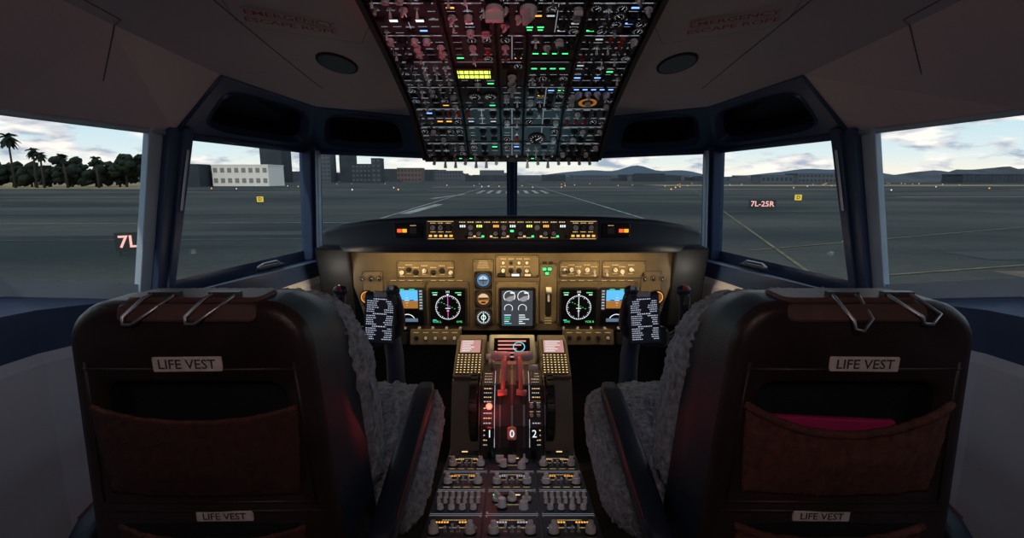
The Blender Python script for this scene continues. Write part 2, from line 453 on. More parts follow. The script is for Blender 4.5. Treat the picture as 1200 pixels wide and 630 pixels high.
# ------------------------------------------------------------------ overhead panel
OP = [(1.84, 1.571), (1.61, 1.714), (1.358, 1.794), (1.116, 1.856), (.80, 1.91)]
OV = root('overhead_panel', (0, 1.5, 1.75))
def ovM(s, t, off=0):
    i = min(int(t), 3); f = t-i
    a = V(0, *OP[i]); c = V(0, *OP[i+1]); p = a.lerp(c, f); d = (c-a).normalized()
    M = frame(p+V(s*.30, 0, 0), (1, 0, 0), d); return M @ T((0, 0, off))
b = MB()
prof = OP+[(.80, 1.95), (1.4, 1.90), (1.84, 1.85)]
b.extr([(p[0]+.003, p[1]+.006) for p in prof], -.305, .305, OVB)
for s in (-1, 1):
    for i in range(4):
        b.beam(V(s*.308, *OP[i]), V(s*.308, *OP[i+1]), (.006, 0, 0), (0, 0, .008), OVB)
b.beam((-.305, 1.848, 1.572), (.305, 1.848, 1.572), (0, .008, .004), (0, 0, .010), OVB)
b.build('overhead_housing', OV)
b = MB()
cols = [-1, -.5, -.12, .12, .52, 1]
segL = [(V(*OP[i])-V(*OP[i+1])).length for i in range(4)]
res = [(-.33, 1.80, .05, .03), (.17, 2.62, .03, .02), (.31, 2.12, .05, .03), (.31, 1.86, .05, .012), (.76, 1.42, .06, .012), (.74, 1.17, .028, .028), (.27, .45, .03, .03), (0, 1.6, .02, .05), (-.8, 2.75, .06, .03), (-.28, 1.3, .05, .03)]
rows_t = [.05, .36, .68, 1.0, 1.5, 2.0, 2.5, 3.0, 3.5]
for ri in range(len(rows_t)-1):
    t0, t1 = rows_t[ri], rows_t[ri+1]; i = int((t0+t1)/2); tm = (t0+t1)/2; h = segL[i]*(t1-t0)
    for ci in range(5):
        s0, s1 = cols[ci], cols[ci+1]; w = (s1-s0)*.30; sm = (s0+s1)/2
        def resf(x, y, sm=sm, tm=tm, i=i):
            S = (sm*.3+x); L = y+tm*segL[i]
            for (rs, rt_, rw, rh) in res:
                if int(rt_) == i and abs(S-rs*.3) < rw+.008 and abs(L-rt_*segL[i]) < rh+.010: return True
            return False
        b.M = ovM(sm, tm)
        module(b, w, h, OVP if (ri < 3 or (ri < 5 and R.random() < .5)) else OVP2, cell=.027, reserved=resf, scale=1.04)
b.M = ovM(-.33, 1.80, .003); b.rbox(0, 0, 0, .10, .05, .008, .004, BLK)
for k in range(2): b.box(0, .012-k*.022, .009, .085, .014, .001, EYG)
for k in range(7): b.box(-.038+k*.0128, .001, .0098, .002, .045, .001, BLK)
for S, t_, nx in ((.17, 2.62, 2), (.31, 2.15, 4), (.31, 1.86, 4)):
    b.M = ovM(S, t_, .003)
    for k in range(nx):
        annun(b, (k-(nx-1)/2)*.024, .004, .018, .007, EG); annun(b, (k-(nx-1)/2)*.024, -.008, .014, .006, EG if t_ == 2.62 else BLKM)
b.M = ovM(.76, 1.42, .003)
for k in range(5): annun(b, (k-2)*.024, .008, .017, .008, EB)
for k in range(4): pknob(b, (k-1.5)*.026, -.012, .010)
b.M = ovM(.74, 1.17, .003); b.cyl(0, 0, 0, .028, .006, BLK, n=28); b.ring(0, 0, .0065, .017, .027, mat('orange_ring_glow', (.5, .22, .06), .4, .6, (1, .4, .08), .25), 28); b.cyl(0, 0, .006, .009, .01, WHITE)  # ring's orange comes partly from a faint glow in its material
b.M = ovM(.27, .45, .003); gauge(b, 0, 0, .026)
b.M = ovM(0, 1.6, .003)
for k in range(3): pknob(b, 0, .035-.035*k, .012)
b.M = ovM(-.8, 2.75, .003)
for k in range(4): annun(b, (k-1.5)*.028, 0, .022, .012, EW if k % 2 else BLKM)
b.M = ovM(-.28, 1.3, .003)
for k in range(2): gauge(b, -.022+.044*k, 0, .019)
b.M = ovM(0, 0.0, .002)
for k in range(16):
    x = -.27+k*.036
    if abs(k-7.5) > .9: toggle(b, x, .0, .010, WHITE); annun(b, x+.018, .004, .012, .006, R.choice([EW, BLKM, EG, BLKM, BLKM]))
b.M = ovM(-.12, 2.95, .003); pknob(b, 0, 0, .018); pknob(b, .07, 0, .018)
b.M = ovM(-.55, .9, .003)
for k in range(3): guard(b, -.03+k*.03, 0, .006, REDP)
b.build('overhead_switches', OV, fix=False)

# ------------------------------------------------------------------ glareshield
GS = root('glareshield', (0, 2.3, 1.3))
st = [(.90, 2.42, 1.255, 1.20, 1.17), (.86, 2.36, 1.27, 1.205, 1.17), (.76, 2.285, 1.298, 1.215, 1.17), (.62, 2.22, 1.322, 1.227, 1.175), (.48, 2.175, 1.334, 1.235, 1.182), (.37, 2.152, 1.340, 1.238, 1.185), (.2, 2.146, 1.343, 1.238, 1.185)]
st = [(-a[0],)+a[1:] for a in st]+[(0, 2.146, 1.343, 1.238, 1.185)]+st[::-1]
b = MB(); ringv = []
for x, y, zt, zb, zl in st:
    ax = abs(x); yr = 2.98-.30*ax
    ringv.append([(x, yr, 1.20), (x, y+.25, zt-.012), (x, y+.04, zt+.003), (x, y+.012, zt), (x, y, zt-.008), (x, y, zt-.02), (x, y+.004, zb), (x, y+.0, zb-.006), (x, y+.012, zl+.008), (x, y+.03, zl), (x, y+.10, zl+.004), (x, 2.55, zl+.03)])
n = len(ringv[0]); vs = [p for r in ringv for p in r]
GSM = mat('glareshield_skin', (.012, .019, .036), .55)
b.add(vs, [(i*n+k, i*n+k+1, (i+1)*n+k+1, (i+1)*n+k) for i in range(len(st)-1) for k in range(n-1)]+[tuple(range(n)), tuple((len(st)-1)*n+k for k in range(n))[::-1]], GSM, True)
b.build('hood', GS)
b = MB()
for s in (-1, 1):
    b.extr([(2.30, 1.19), (2.55, 1.19), (2.55, .80), (2.38, .80), (2.34, 1.05)], s*.745, s*.90, BLKM)
b.build('hood_cheeks', GS, bevel=.01)
G = .00358
b = MB(); b.M = frame((0, 2.143, 1.2885), (1, 0, 0), (0, 0, 1), G)
b.rbox(0, 0, -3, 200, 24, 5, 2, mat('mcp_bronze', (.115, .085, .058), .5, var=.15, vs=30))
for x0, w in ((-99, 34), (66, 33)):
    b.rbox(x0+w/2, 0, 1.5, w-1, 22, 1.5, 2, TAN)
for k in range(9): b.line(-62+k*15.5, -11, -62+k*15.5, 11, .5, 2.05, BLK)
b.M = b.M @ T((0, 0, 2.2))
for c0 in (-83, 83):
    b.M = b.M @ T((0, 0, 1))
    for du in (-9, 0, 9):
        knob(b, c0+du, 3, 3.2, R.choice([DMET, WHITE])); label(b, c0+du, -2, 6, 1.4, LBLW); label(b, c0+du, 8.2, 6, 1.4, LBLW)
    for du in (-12, -6, 0, 6, 12): annun(b, c0+du, -6.5, 4.6, 3.6, LBLW if du % 4 else EA)
    b.line(c0-15, 10.2, c0+15, 10.2, .5, .3, LBLW); b.line(c0-15, -10, c0+15, -10, .5, .3, LBLW)
    b.M = b.M @ T((0, 0, -1))
for k in range(13):
    u = -58+k*9.7
    label(b, u, 9.3, 7, 1.7, LBLW)
    if k % 2 == 0:
        annun(b, u, 4.8, 8.5, 4.8, BLK); text_m = [ESW, EA, EYG][k % 3]
        for q in range(3): b.line(u-2.6+q*2.4, 4.8, u-1.0+q*2.4, 4.8, 2.8, 2.2, text_m)
    else: pknob(b, u, 3, 3.0, WHITE if k % 4 == 1 else DMET)
    if k % 3: knob(b, u, -4.0, 2.6, R.choice([DMET, WHITE, WHITE])); label(b, u, -8.8, 6, 1.3, LBLW)
    annun(b, u+4.6, -7.3, 3.6, 3.4, EG if k in (2, 8, 11) else LBLW if k % 2 else BLK)
annun(b, 0, -1, 5, 3.5, EG); annun(b, 48, 3, 5, 4, EG)
for s in (-1, 1):
    b.rbox(s*122, -1, -8, 34, 16, 4, 2, BLK)
    b.M = b.M @ T((0, 0, -3.5))
    b.box(s*130-2, -1, 1.2, 5, 4, 1, emi('caution_red', (1, .12, .03), 1.2)); b.box(s*130+4, -1, 1.2, 5, 4, 1, emi('caution_amber', (1, .45, .03), 1.2))
    b.box(s*116, -1, 1, 8, 7, 1, DMET); label(b, s*116, 5, 7, 1, LBLW)
    b.M = b.M @ T((0, 0, 3.5))
b.build('mode_control_panel', GS, fix=False)

# ------------------------------------------------------------------ main instrument panel  (layout grid = 4 mm, origin at panel centre)
IP = root('main_instrument_panel', (0, 2.35, .95))
g_ = .00407
Mip = frame((0, 2.35, .961), (1, 0, 0), (0, 0, 1), g_)
b = MB(); b.M = Mip
out = [(-183, 52), (183, 52), (182, 10), (170, -30), (160, -42), (-160, -42), (-170, -30), (-182, 10)]
b.add([(x, y, 0) for x, y in out]+[(x, y, -6) for x, y in out], [tuple(range(8))]+[(k, (k+1) % 8, 8+(k+1) % 8, 8+k) for k in range(8)], TAN)
for (u, v, w, h, m) in ((-99, 30, 66, 20, TAN2), (-33, 3, 24, 78, TAN2), (6, 34, 50, 26, TAN2), (6, -10, 50, 52, TAN2), (77, 30, 46, 20, TAN2), (128, 30, 50, 20, TAN2), (42, 2, 20, 70, TAN2),
        (-74, -10, 50, 52, TAN), (77, -10, 50, 52, TAN), (-122, -10, 44, 52, TAN), (122, -10, 44, 52, TAN), (-160, 8, 24, 40, TAN2), (160, 8, 24, 40, TAN2)):
    b.rbox(u, v, -.5, w+.3, h+.3, .9, 1.5, BLK); b.rbox(u, v, -.5, w-1, h-1, 1.5, 1.5, m)
    for sx in (-1, 1):
        for sy in (-1, 1): b.cyl(u+sx*(w/2-2.2), v+sy*(h/2-2.2), .95, .8, .3, BLK, n=8)
b.M = Mip @ T((0, 0, 1.0))
def screen(u, v, w, h):
    b.rbox(u, v, 0, w+5, h+5, 1.6, 3, BLK, ch=.8); b.rbox(u, v, 1.6, w, h, .15, 1, SCR, ch=.05)
zz = 1.9
def rose(u, v, r):
    for k in range(36):
        a = 2*pi*k/36; L = 2.4 if k % 3 == 0 else 1.3
        b.line(u+r*math.cos(a), v+r*math.sin(a), u+(r-L)*math.cos(a), v+(r-L)*math.sin(a), .5, zz, ESW)
    b.ring(u, v, zz, r-.1, r+.3, ESW, 48)
for u in (-74, 77):
    screen(u, -14, 40, 42)
    rose(u, -14, 14)
    b.line(u, -25, u, -1, .6, zz+.05, EM if u < 0 else ESW)
    b.line(u-3, -15, u+3, -15, .7, zz+.05, ESW); b.line(u-1.5, -18, u+1.5, -18, .6, zz+.05, ESW)
    b.add([(u-1.6, 2, zz+.06), (u+1.6, 2, zz+.06), (u, -.2, zz+.06)], [(0, 1, 2)], ESW)
    for (du, dv, w, m) in ((-14, 3.5, 8, ESG), (13, 3.5, 9, ESG), (-14, 1, 6, ESW), (14, 1, 5, ESW), (-15, -29, 5, ECY)):
        b.line(u+du-w/2, dv, u+du+w/2*.6, dv, 1.0, zz, m)
    for k in range(6): b.line(u-8+k*3, -8-k*1.5, u-6.5+k*3, -8-k*1.5, .5, zz, ESG)
for u in (-121, 121):
    screen(u, -14, 38, 42)
    b.box(u, 0, zz, 25, 13, .1, ES); b.box(u, -10.5, zz, 25, 9, .1, EBR)
    b.box(u-16, -5, zz, 4.5, 24, .1, EGY); b.box(u+16, -5, zz, 4.5, 24, .1, EGY)
    b.line(u-8, -5.5, u-3, -5.5, 1, zz+.2, BLK); b.line(u+3, -5.5, u+8, -5.5, 1, zz+.2, BLK)
    for k in range(-2, 3): b.line(u-2.5+abs(k), -5.5+k*3, u+2.5-abs(k), -5.5+k*3, .4, zz+.2, ESW)
    for k in range(7):
        for sx in (-1, 1): b.line(u+sx*16-1.5, -15+k*3.4, u+sx*16+1.5, -15+k*3.4, .6, zz+.2, ESW)
    b.ring(u, -31, zz, 8.5, 9.3, ESW, 20, .5, 2.64); b.box(u, -29, zz, 24, 4, .1, emi('pfd_heading', (.2, .35, .5), .5))
    b.line(u-9, 7.5, u-3, 7.5, 1, zz+.3, ESG); b.line(u+3, 7.5, u+9, 7.5, 1, zz+.3, ESG)
screen(6, -15, 38, 44)
b.rbox(6, -15, 1.7, 36, 42, .1, 1, emi('eicas_backlight', (.10, .13, .17), .35), ch=.02)
GF = emi('gauge_fill', (.5, .5, .52), .6)
for k in range(2):
    u = -3+k*16; v = -1
    b.add([(u, v, zz)]+[(u+6*math.cos(a), v+6*math.sin(a), zz) for a in [(-2.6+i*.35) for i in range(9)]], [tuple(range(10))], GF)
    b.ring(u, v, zz, 6.0, 6.8, ESW, 24, -.6, 3.9); b.line(u+1, v+4.2, u+6, v+4.2, 1.6, zz+.1, ESW)
for k in range(2):
    u = -4+k*16; v = -15
    b.ring(u, v, zz, 4.3, 5.0, ESW, 20, -.6, 3.6)
for k in range(5):
    b.line(-9, -23-k*2.5, -9+R.uniform(5, 10), -23-k*2.5, .9, zz, [ESW, ECY, ESG][k % 3]); b.line(8, -23-k*2.5, 8+R.uniform(4, 12), -23-k*2.5, .9, zz, ESW)
for v in (18, -4, -26):
    b.rbox(-33, v, 0, 21, 21, 1, 3, BLK); b.ring(-33, v, 1.4, 8.2, 9.6, DMET, 32); b.cyl(-33, v, 0, 9.6, 1.3, BLK, n=32)
def half(u, v, r, a0, a1, m, z=1.5):
    N = 16; b.add([(u+r*math.cos(a0+(a1-a0)*k/N), v+r*math.sin(a0+(a1-a0)*k/N), z) for k in range(N+1)], [tuple(range(N+1))], m)
half(-33, 18, 7.2, 0, 2*pi, emi('adi_blue', (.08, .3, .62), .7)); half(-33, 18, 5.0, .2, pi-.2, emi('adi_upper', (.7, .85, 1), .8), 1.6); half(-33, 18, 5, pi, 2*pi, emi('adi_lower', (.2, .25, .3), .55), 1.6)
b.line(-38, 18, -28, 18, 1, 1.8, BLK); b.line(-33, 14, -33, 22, .6, 1.8, BLK)
half(-33, -4, 7.2, 0, 2*pi, EDIM); half(-33, -4, 6.2, .3, pi-.3, emi('asi_warm', (1, .74, .45), .75), 1.6); half(-33, -4, 6.2, pi+.3, 2*pi-.3, emi('asi_warm2', (.9, .4, .12), .6), 1.6)
b.line(-38, -4, -28, -3, 1.2, 1.8, BLK); b.box(-33, -8, 1.8, 5, 2, .2, BLK)
half(-33, -26, 7.6, 0, 2*pi, SCR)
for k in range(24):
    a = 2*pi*k/24; b.line(-33+5.6*math.cos(a), -26+5.6*math.sin(a), -33+7.5*math.cos(a), -26+7.5*math.sin(a), .6, 1.7, ESW)
b.line(-33, -31, -33, -21, 1.1, 1.8, ESW); b.line(-35, -29, -31, -23, .7, 1.8, ESG); b.ring(-33, -26, 1.7, 2.2, 3, ESW, 16)
for (u, v) in ((-126, 27), (-110, 27), (-100, 29), (-90, 27), (-80, 29), (-70, 27), (-118, 30)):
    R.choice([knob, pknob])(b, u, v, 2.6, R.choice([WHITE, WHITE, BLK])); label(b, u, v+5.5, 7, 1.3, LBLW); label(b, u, v-4.5, 5, 1.1, LBLW)
for j in range(2):
    for k in range(4):
        knob(b, -10+k*9, 38-j*9, 2.3 if j else 1.8, R.choice([WHITE, WHITE, BLK])); label(b, -10+k*9, 42.5-j*9, 6, 1.2, LBLW)
annun(b, 4, 24, 11, 4, EW); annun(b, -12, 24, 9, 4, BLK); annun(b, 18, 24, 9, 4, LBLW)
for (u, v) in ((37, 31), (43, 31), (40, 26)):
    annun(b, u, v, 5, 4.2, EG)
annun(b, 37, 38, 5, 3.5, BLK); annun(b, 44, 38, 5, 3.5, BLK)
for k in range(6):
    label(b, -33, 32+k*1.6, 14-k, .8, LBLW)
b.rbox(42, -8, 0, 7, 34, 1, 2, BLK)
M0 = b.M; b.M = M0 @ T((42, 4, 1)); b.box(0, -4, 3, 2, 12, 6, WHITE); b.M = b.M @ T((0, 3, 5)) @ Matrix.Rotation(pi/2, 4, 'Y') @ T((0, 0, -3)); b.cyl(0, 0, 0, 4.0, 6, WHITE, n=20); b.M = M0
for k in range(4): label(b, 42, -24-k*3, 8, .9, LBLW)
for (u, v) in ((60, 28), (68, 30), (76, 28), (86, 30), (94, 28), (108, 28), (118, 30), (126, 28), (136, 30)):
    R.choice([knob, pknob, toggle])(b, u, v, 2.6, WHITE); label(b, u, v+5.5, 7, 1.3, LBLW); label(b, u, v-4.5, 5, 1.1, LBLW)
for s in (-1, 1):
    for uc in (75, 121):
        for k in range(4): label(b, s*uc-15+k*10, 17.5, 6, 1.1, LBLW)
    b.cyl(s*167, -2, 0, 8.5, 1.5, BLK, n=28); b.ring(s*167, -2, 1.7, 5.8, 7.0, emi('clock_ring', (1, .42, .08), .9), 24); half(s*167, -2, 5.4, 0, 2*pi, EDIM, 1.65); b.line(s*167-3, -4, s*167+2, 2, 1, 1.9, BLK)
    for k in range(3):
        gauge(b, s*(152+k*10), 20, 3.4, LBLW)
    for k in range(5):
        knob(b, s*(60+k*16), -38.5, 1.8, WHITE); label(b, s*(60+k*16), -35, 6, 1, LBLW)
b.build('panel_face', IP, fix=False)
text('VOR L', Mip @ T((-87, -31, 3.2)), 3.6, ESG, IP); text('DME', Mip @ T((-61, -31, 3.2)), 3.2, ESG, IP); text('245', Mip @ T((-74, 4.5, 3.2)), 3.2, ESW, IP)
text('245', Mip @ T((77, 4.5, 3.2)), 3.2, ESW, IP); text('VOR R', Mip @ T((90, -31, 3.2)), 3.6, ESG, IP); text('DME', Mip @ T((64, -31, 3.2)), 3.2, ESG, IP)
b = MB()
for s in (-1, 1):
    b.M = frame((s*.36, 2.32, .765), (1, 0, 0), (0, .25, 1)); w = .24
    b.rbox(0, 0, -.03, w, .075, .035, .008, TAN); b.M = b.M @ T((0, 0, .006))
    for k in range(5): knob(b, -.09+k*.045, -.004, .008, R.choice([WHITE, BLK])); label(b, -.09+k*.045, .022, .025, .003, LBLW)
    b.M = frame((s*.58, 2.33, .755), (1, 0, 0), (0, .25, 1)); b.rbox(0, 0, -.03, .17, .06, .03, .008, BLK); b.M = b.M @ T((0, 0, .001)); annun(b, 0, 0, .03, .015, LBLW)
b.build('kick_panels', IP, fix=False)
b = MB(); b.box(0, 2.53, .45, 1.5, .05, .70, BLKM)
for s in (-1, 1):
    for k in (-.13, .13):
        b.M = frame((s*.62+k, 2.43, .30), (1, 0, 0), (0, .5, 1)); b.rbox(0, 0, 0, .12, .22, .02, .02, DMET)
b.build('footwell_structure', IP)

# ------------------------------------------------------------------ centre pedestal
PD = root('center_pedestal', (0, 1.6, .4))
pa, pb = V(0, 1.80, .455), V(0, 1.02, .585)
PD_dir = (pa-pb).normalized()
b = MB()
b.extr([(1.80, .447), (1.02, .577), (1.02, 0), (2.2, 0), (2.2, .45), (1.85, .43)], -.25, .25, PEDS)
PT = mat('ped_tan', (.19, .17, .15), .6, var=.1)
for s in (-1, 1):
    b.extr([(2.17, .79), (1.95, .695), (1.84, .447), (1.84, .3), (2.28, .3), (2.28, .79)], s*.115, s*.242, PT)
b.extr([(2.22, .76), (2.16, .70), (2.16, .3), (2.28, .3), (2.28, .76)], -.115, .115, PT)
b.build('pedestal_body', PD, bevel=.006)
b = MB()
rowsP = [(0, .15, 'top'), (.15, .30, 'radio'), (.30, .46, 'audio'), (.46, .62, 'radio'), (.62, .78, 'radio')]
for (l0, l1, kind) in rowsP:
    for ci in range(3):
        w = .161; h = l1-l0; c = pa-PD_dir*((l0+l1)/2)+V((ci-1)*.164, 0, 0)
        b.M = frame(c, (1, 0, 0), PD_dir) @ T((0, 0, .002))
        b.rbox(0, 0, -.006, w, h-.004, .008, .003, PEDP)
        b.M = b.M @ T((0, 0, .0022))
        b.line(-w/2+.004, h/2-.005, w/2-.004, h/2-.005, .001, .0004, LBL); b.line(-w/2+.004, -h/2+.005, w/2-.004, -h/2+.005, .001, .0004, LBL)
        for sx in (-1, 1):
            for sy in (-1, 1): b.cyl(sx*(w/2-.007), sy*(h/2-.012), 0, .003, .001, METAL, n=8)
        if kind in ('radio', 'top') and not (ci == 1 and kind == 'top'):
            b.rbox(-.033, .028, 0, .05, .018, .004, .002, BLK); b.rbox(.033, .028, 0, .05, .018, .004, .002, BLK)
            mm = [EA, LBL, EA][ci] if kind == 'radio' else LBLW
            for sx in (-.033, .033):
                for q in range(5): b.line(sx-.018+q*.0078, .028, sx-.013+q*.0078, .028, .008, .0046, mm)
            for sx in (-.050, .050):
                b.cyl(sx, -.022, 0, .019, .004, BLK); b.cyl(sx, -.022, .004, .0145, .016, WHITE, .0135, n=18); b.cyl(sx, -.022, .020, .0085, .014, WHITE, .0075)
            for k in range(3): toggle(b, -.018+.018*k, -.018, .0068, WHITE)
            for k in range(5): label(b, -.056+.028*k, .006, .02, .0038, LBLW if k % 2 else LBL)
            for k in range(4): label(b, -.05+.033*k, -.050, .022, .0036, LBLW)
            label(b, 0, .048, .07, .0042, LBLW)
        elif kind == 'audio' and ci != 1:
            for j in range(2):
                for k in range(7):
                    x = -.06+k*.02
                    b.cyl(x, .022-.034*j, 0, .007, .003, BLK, n=10); b.cyl(x, .022-.034*j, .003, .0060, .018, WHITE, .0052, n=10)
                    label(b, x, .038-.034*j, .012, .003, LBLW)
            for k in range(4): knob(b, -.05+k*.033, -.048, .010, WHITE); label(b, -.05+k*.033, -.032, .018, .003, LBLW)
        else:
            for k in range(4): annun(b, -.05+k*.033, .04, .024, .011, [EG, BLKM, LBLW, BLKM][k])
            for k in range(3): pknob(b, -.045+k*.045, .005, .0145, WHITE); label(b, -.045+k*.045, .026, .022, .0036, LBLW)
            b.cyl(-.03, -.04, 0, .017, .006, BLK); b.cyl(-.03, -.04, .006, .013, .025, WHITE, .011); b.cyl(.035, -.04, 0, .015, .022, WHITE, .012)
            label(b, 0, -.018, .1, .0036, LBLW)
b.build('radio_panels', PD, fix=False)
b = MB()
fd = (V(0, 2.17, .79)-V(0, 1.95, .695)).normalized(); fc = V(0, 2.06, .7425)
for s in (-1, 1):
    b.M = frame(fc+V(s*.178, 0, .006), (1, 0, 0), fd); b.rbox(0, 0, 0, .122, .228, .016, .006, mat('cdu_case', (.16, .13, .10), .5))
    b.M = b.M @ T((0, 0, .0165)); b.rbox(0, .062, 0, .096, .088, .003, .004, BLK); b.box(0, .062, .0036, .086, .078, .001, EPK)
    for k in range(6): b.line(-.036, .092-.012*k, -.036+R.uniform(.03, .07), .092-.012*k, .0035, .0045, ESW)
    for r_ in range(8):
        for c_ in range(7):
            b.rbox(-.045+c_*.015, .006-r_*.0145, 0, .012, .0105, .005, .002, mat('cdu_key', (.07, .055, .04), .5))
            b.box(-.045+c_*.015, .006-r_*.0145, .0054, .0065, .005, .0006, LBLW)
b.M = frame((0, 2.10, .775), (1, 0, 0), (0, .8, .6)); b.rbox(0, .0, -.02, .20, .16, .03, .01, mat('ldu_frame', (.30, .30, .33), .35, .7)); b.rbox(0, 0, .010, .155, .115, .002, .005, SCR)
for k in range(5): b.line(-.06, .04-.02*k, .06-.02*(k % 3), .04-.02*k, .008, .0135, emi('ldu_red', (1, .34, .30), .7))
b.ring(.03, .01, .0136, .022, .026, ECY, 24)
b.build('control_display_units', PD, fix=False)

# throttle quadrant
TQ = root('throttle_quadrant', (0, 1.92, .65))
b = MB()
prof = [(2.14, .45), (2.14, .70), (2.06, .735), (1.97, .735), (1.88, .71), (1.82, .66), (1.785, .59), (1.77, .51), (1.77, .43)]
QG = mat('quadrant_face', (.034, .034, .042), .5)
b.extr(prof, -.118, .118, QG)
for s in (-1, 1): b.extr([(y-.004, z+.004) for y, z in prof], s*.121, s*.125, DMET)
for k in range(3):
    for i in range(2, 7):
        b.beam(V(-.045+k*.045, prof[i][0]-.003, prof[i][1]+.002), V(-.045+k*.045, prof[i+1][0]-.003, prof[i+1][1]+.002), (.004, 0, 0), (0, .002, .002), DMET)
b.build('quadrant_housing', TQ, bevel=.004)
b = MB()
for s in (-1, 1):
    b.M = frame((s*.148, 1.92, .605), (0, 1, 0), (0, 0, 1)) @ T((0, 0, -.014))
    b.cyl(0, 0, 0, .130, .028, BLK, n=48); b.ring(0, 0, .029, .085, .128, DMET, 40); b.ring(0, 0, -.001, .085, .128, DMET, 40)
    for k in range(4):
        a = k*pi/2+.7; b.line(.085*math.cos(a), .085*math.sin(a), .128*math.cos(a), .128*math.sin(a), .012, .0295, WHITE)
        b.line(.085*math.cos(a), .085*math.sin(a), .128*math.cos(a), .128*math.sin(a), .012, -.0015, WHITE)
    for k in range(24):
        a = 2*pi*k/24; b.tube([(.131*math.cos(a), .131*math.sin(a), .002), (.131*math.cos(a), .131*math.sin(a), .026)], .003, BLKM, 6)
b.build('trim_wheels', TQ)
b = MB()
RH = mat('lever_red_lit', (.80, .30, .26), .45)  # red of the throttle lighting put into the lever colour
GLV = mat('lever_grey', (.50, .50, .52), .4)
for s in (-1, 1):
    x = s*.024
    b.beam((x, 1.93, .69), (x, 1.895, .815), (.007, 0, 0), (0, .014, .004), GLV)
    b.tube([(x-s*.016, 1.89, .825), (x+s*.040, 1.888, .827)], .018, GLV, 14)
    b.sph((x+s*.040, 1.888, .827), .019, GLV)
    b.tube([(x, 1.885, .83), (x+s*.006, 1.86, .815), (x+s*.008, 1.835, .765), (x+s*.010, 1.82, .71)], .009, RH, 8)
    b.tube([(x-s*.006, 1.818, .71), (x+s*.03, 1.818, .705)], .012, RH, 10)
b.beam((-.082, 2.0, .72), (-.082, 1.98, .785), (.005, 0, 0), (0, .010, 0), METAL); b.tube([(-.105, 1.98, .79), (-.06, 1.98, .79)], .012, WHITE, 10)
b.beam((.082, 1.93, .71), (.082, 1.90, .77), (.005, 0, 0), (0, .010, 0), METAL)
b.tube([(.066, 1.898, .775), (.100, 1.898, .775)], .013, WHITE, 10)
for x in (-.082, .082, .0):
    b.beam((x, 1.79, .565), (x, 1.755, .580), (.006, 0, 0), (0, .004, .006), METAL)
    b.M = frame((x, 1.752, .578), (1, 0, 0), (0, .3, 1)); b.rbox(0, 0, 0, .034, .047, .014, .008, BLK if x else RH); b.M = Matrix()
    b.tube([(x, 1.755, .55), (x, 1.765, .48)], [.009, .012], BLK, 10)
for i in range(3, 7):
    p0, p1 = V(0, *prof[i]), V(0, *prof[i+1]); c = (p0+p1)/2; d = (p0-p1).normalized()
    b.M = frame(c, (1, 0, 0), d) @ T((0, 0, .002))
    for s in (-1, 1):
        for k in range(4): label(b, s*.092, -.03+k*.018, .030, .006, LBLW if k % 2 else LBL)
        b.line(s*.066, -.04, s*.066, .04, .0018, .001, LBL)
b.M = frame((-.085, 1.795, .665), (1, 0, 0), (0, .3, 1)); b.cyl(0, 0, 0, .014, .012, DMET); b.cyl(0, 0, .01, .011, .008, emi('brake_lamp', (1, .05, .03), 9))
b.M = frame((.086, 1.80, .645), (1, 0, 0), (0, .3, 1)); b.rbox(0, 0, 0, .055, .065, .006, .004, PEDP); b.M = b.M @ T((0, 0, .006))
for kx in (-.013, .013):
    for ky in (-.016, .016): knob(b, kx, ky, .008); label(b, kx, ky+.012, .014, .003, LBLW)
b.M = Matrix()
b.build('levers', TQ)
for x, t_ in ((-.082, '1'), (.082, '2'), (0, '0')):
    text(t_, frame((x, 1.736, .582), (1, 0, 0), (0, .3, 1)), .038, ESW, TQ, 'lever_number')
b = MB(); b.M = frame((0, 1.80, .46), (1, 0, 0), (0, .98, -.1))
b.rbox(0, 0, 0, .44, .05, .01, .004, PEDP); b.M = b.M @ T((0, 0, .0105))
for k in range(9): annun(b, -.18+k*.045, .0, .028, .014, [LBLW, BLKM, EA, BLKM][k % 4])
b.build('quadrant_base_strip', TQ, fix=False)

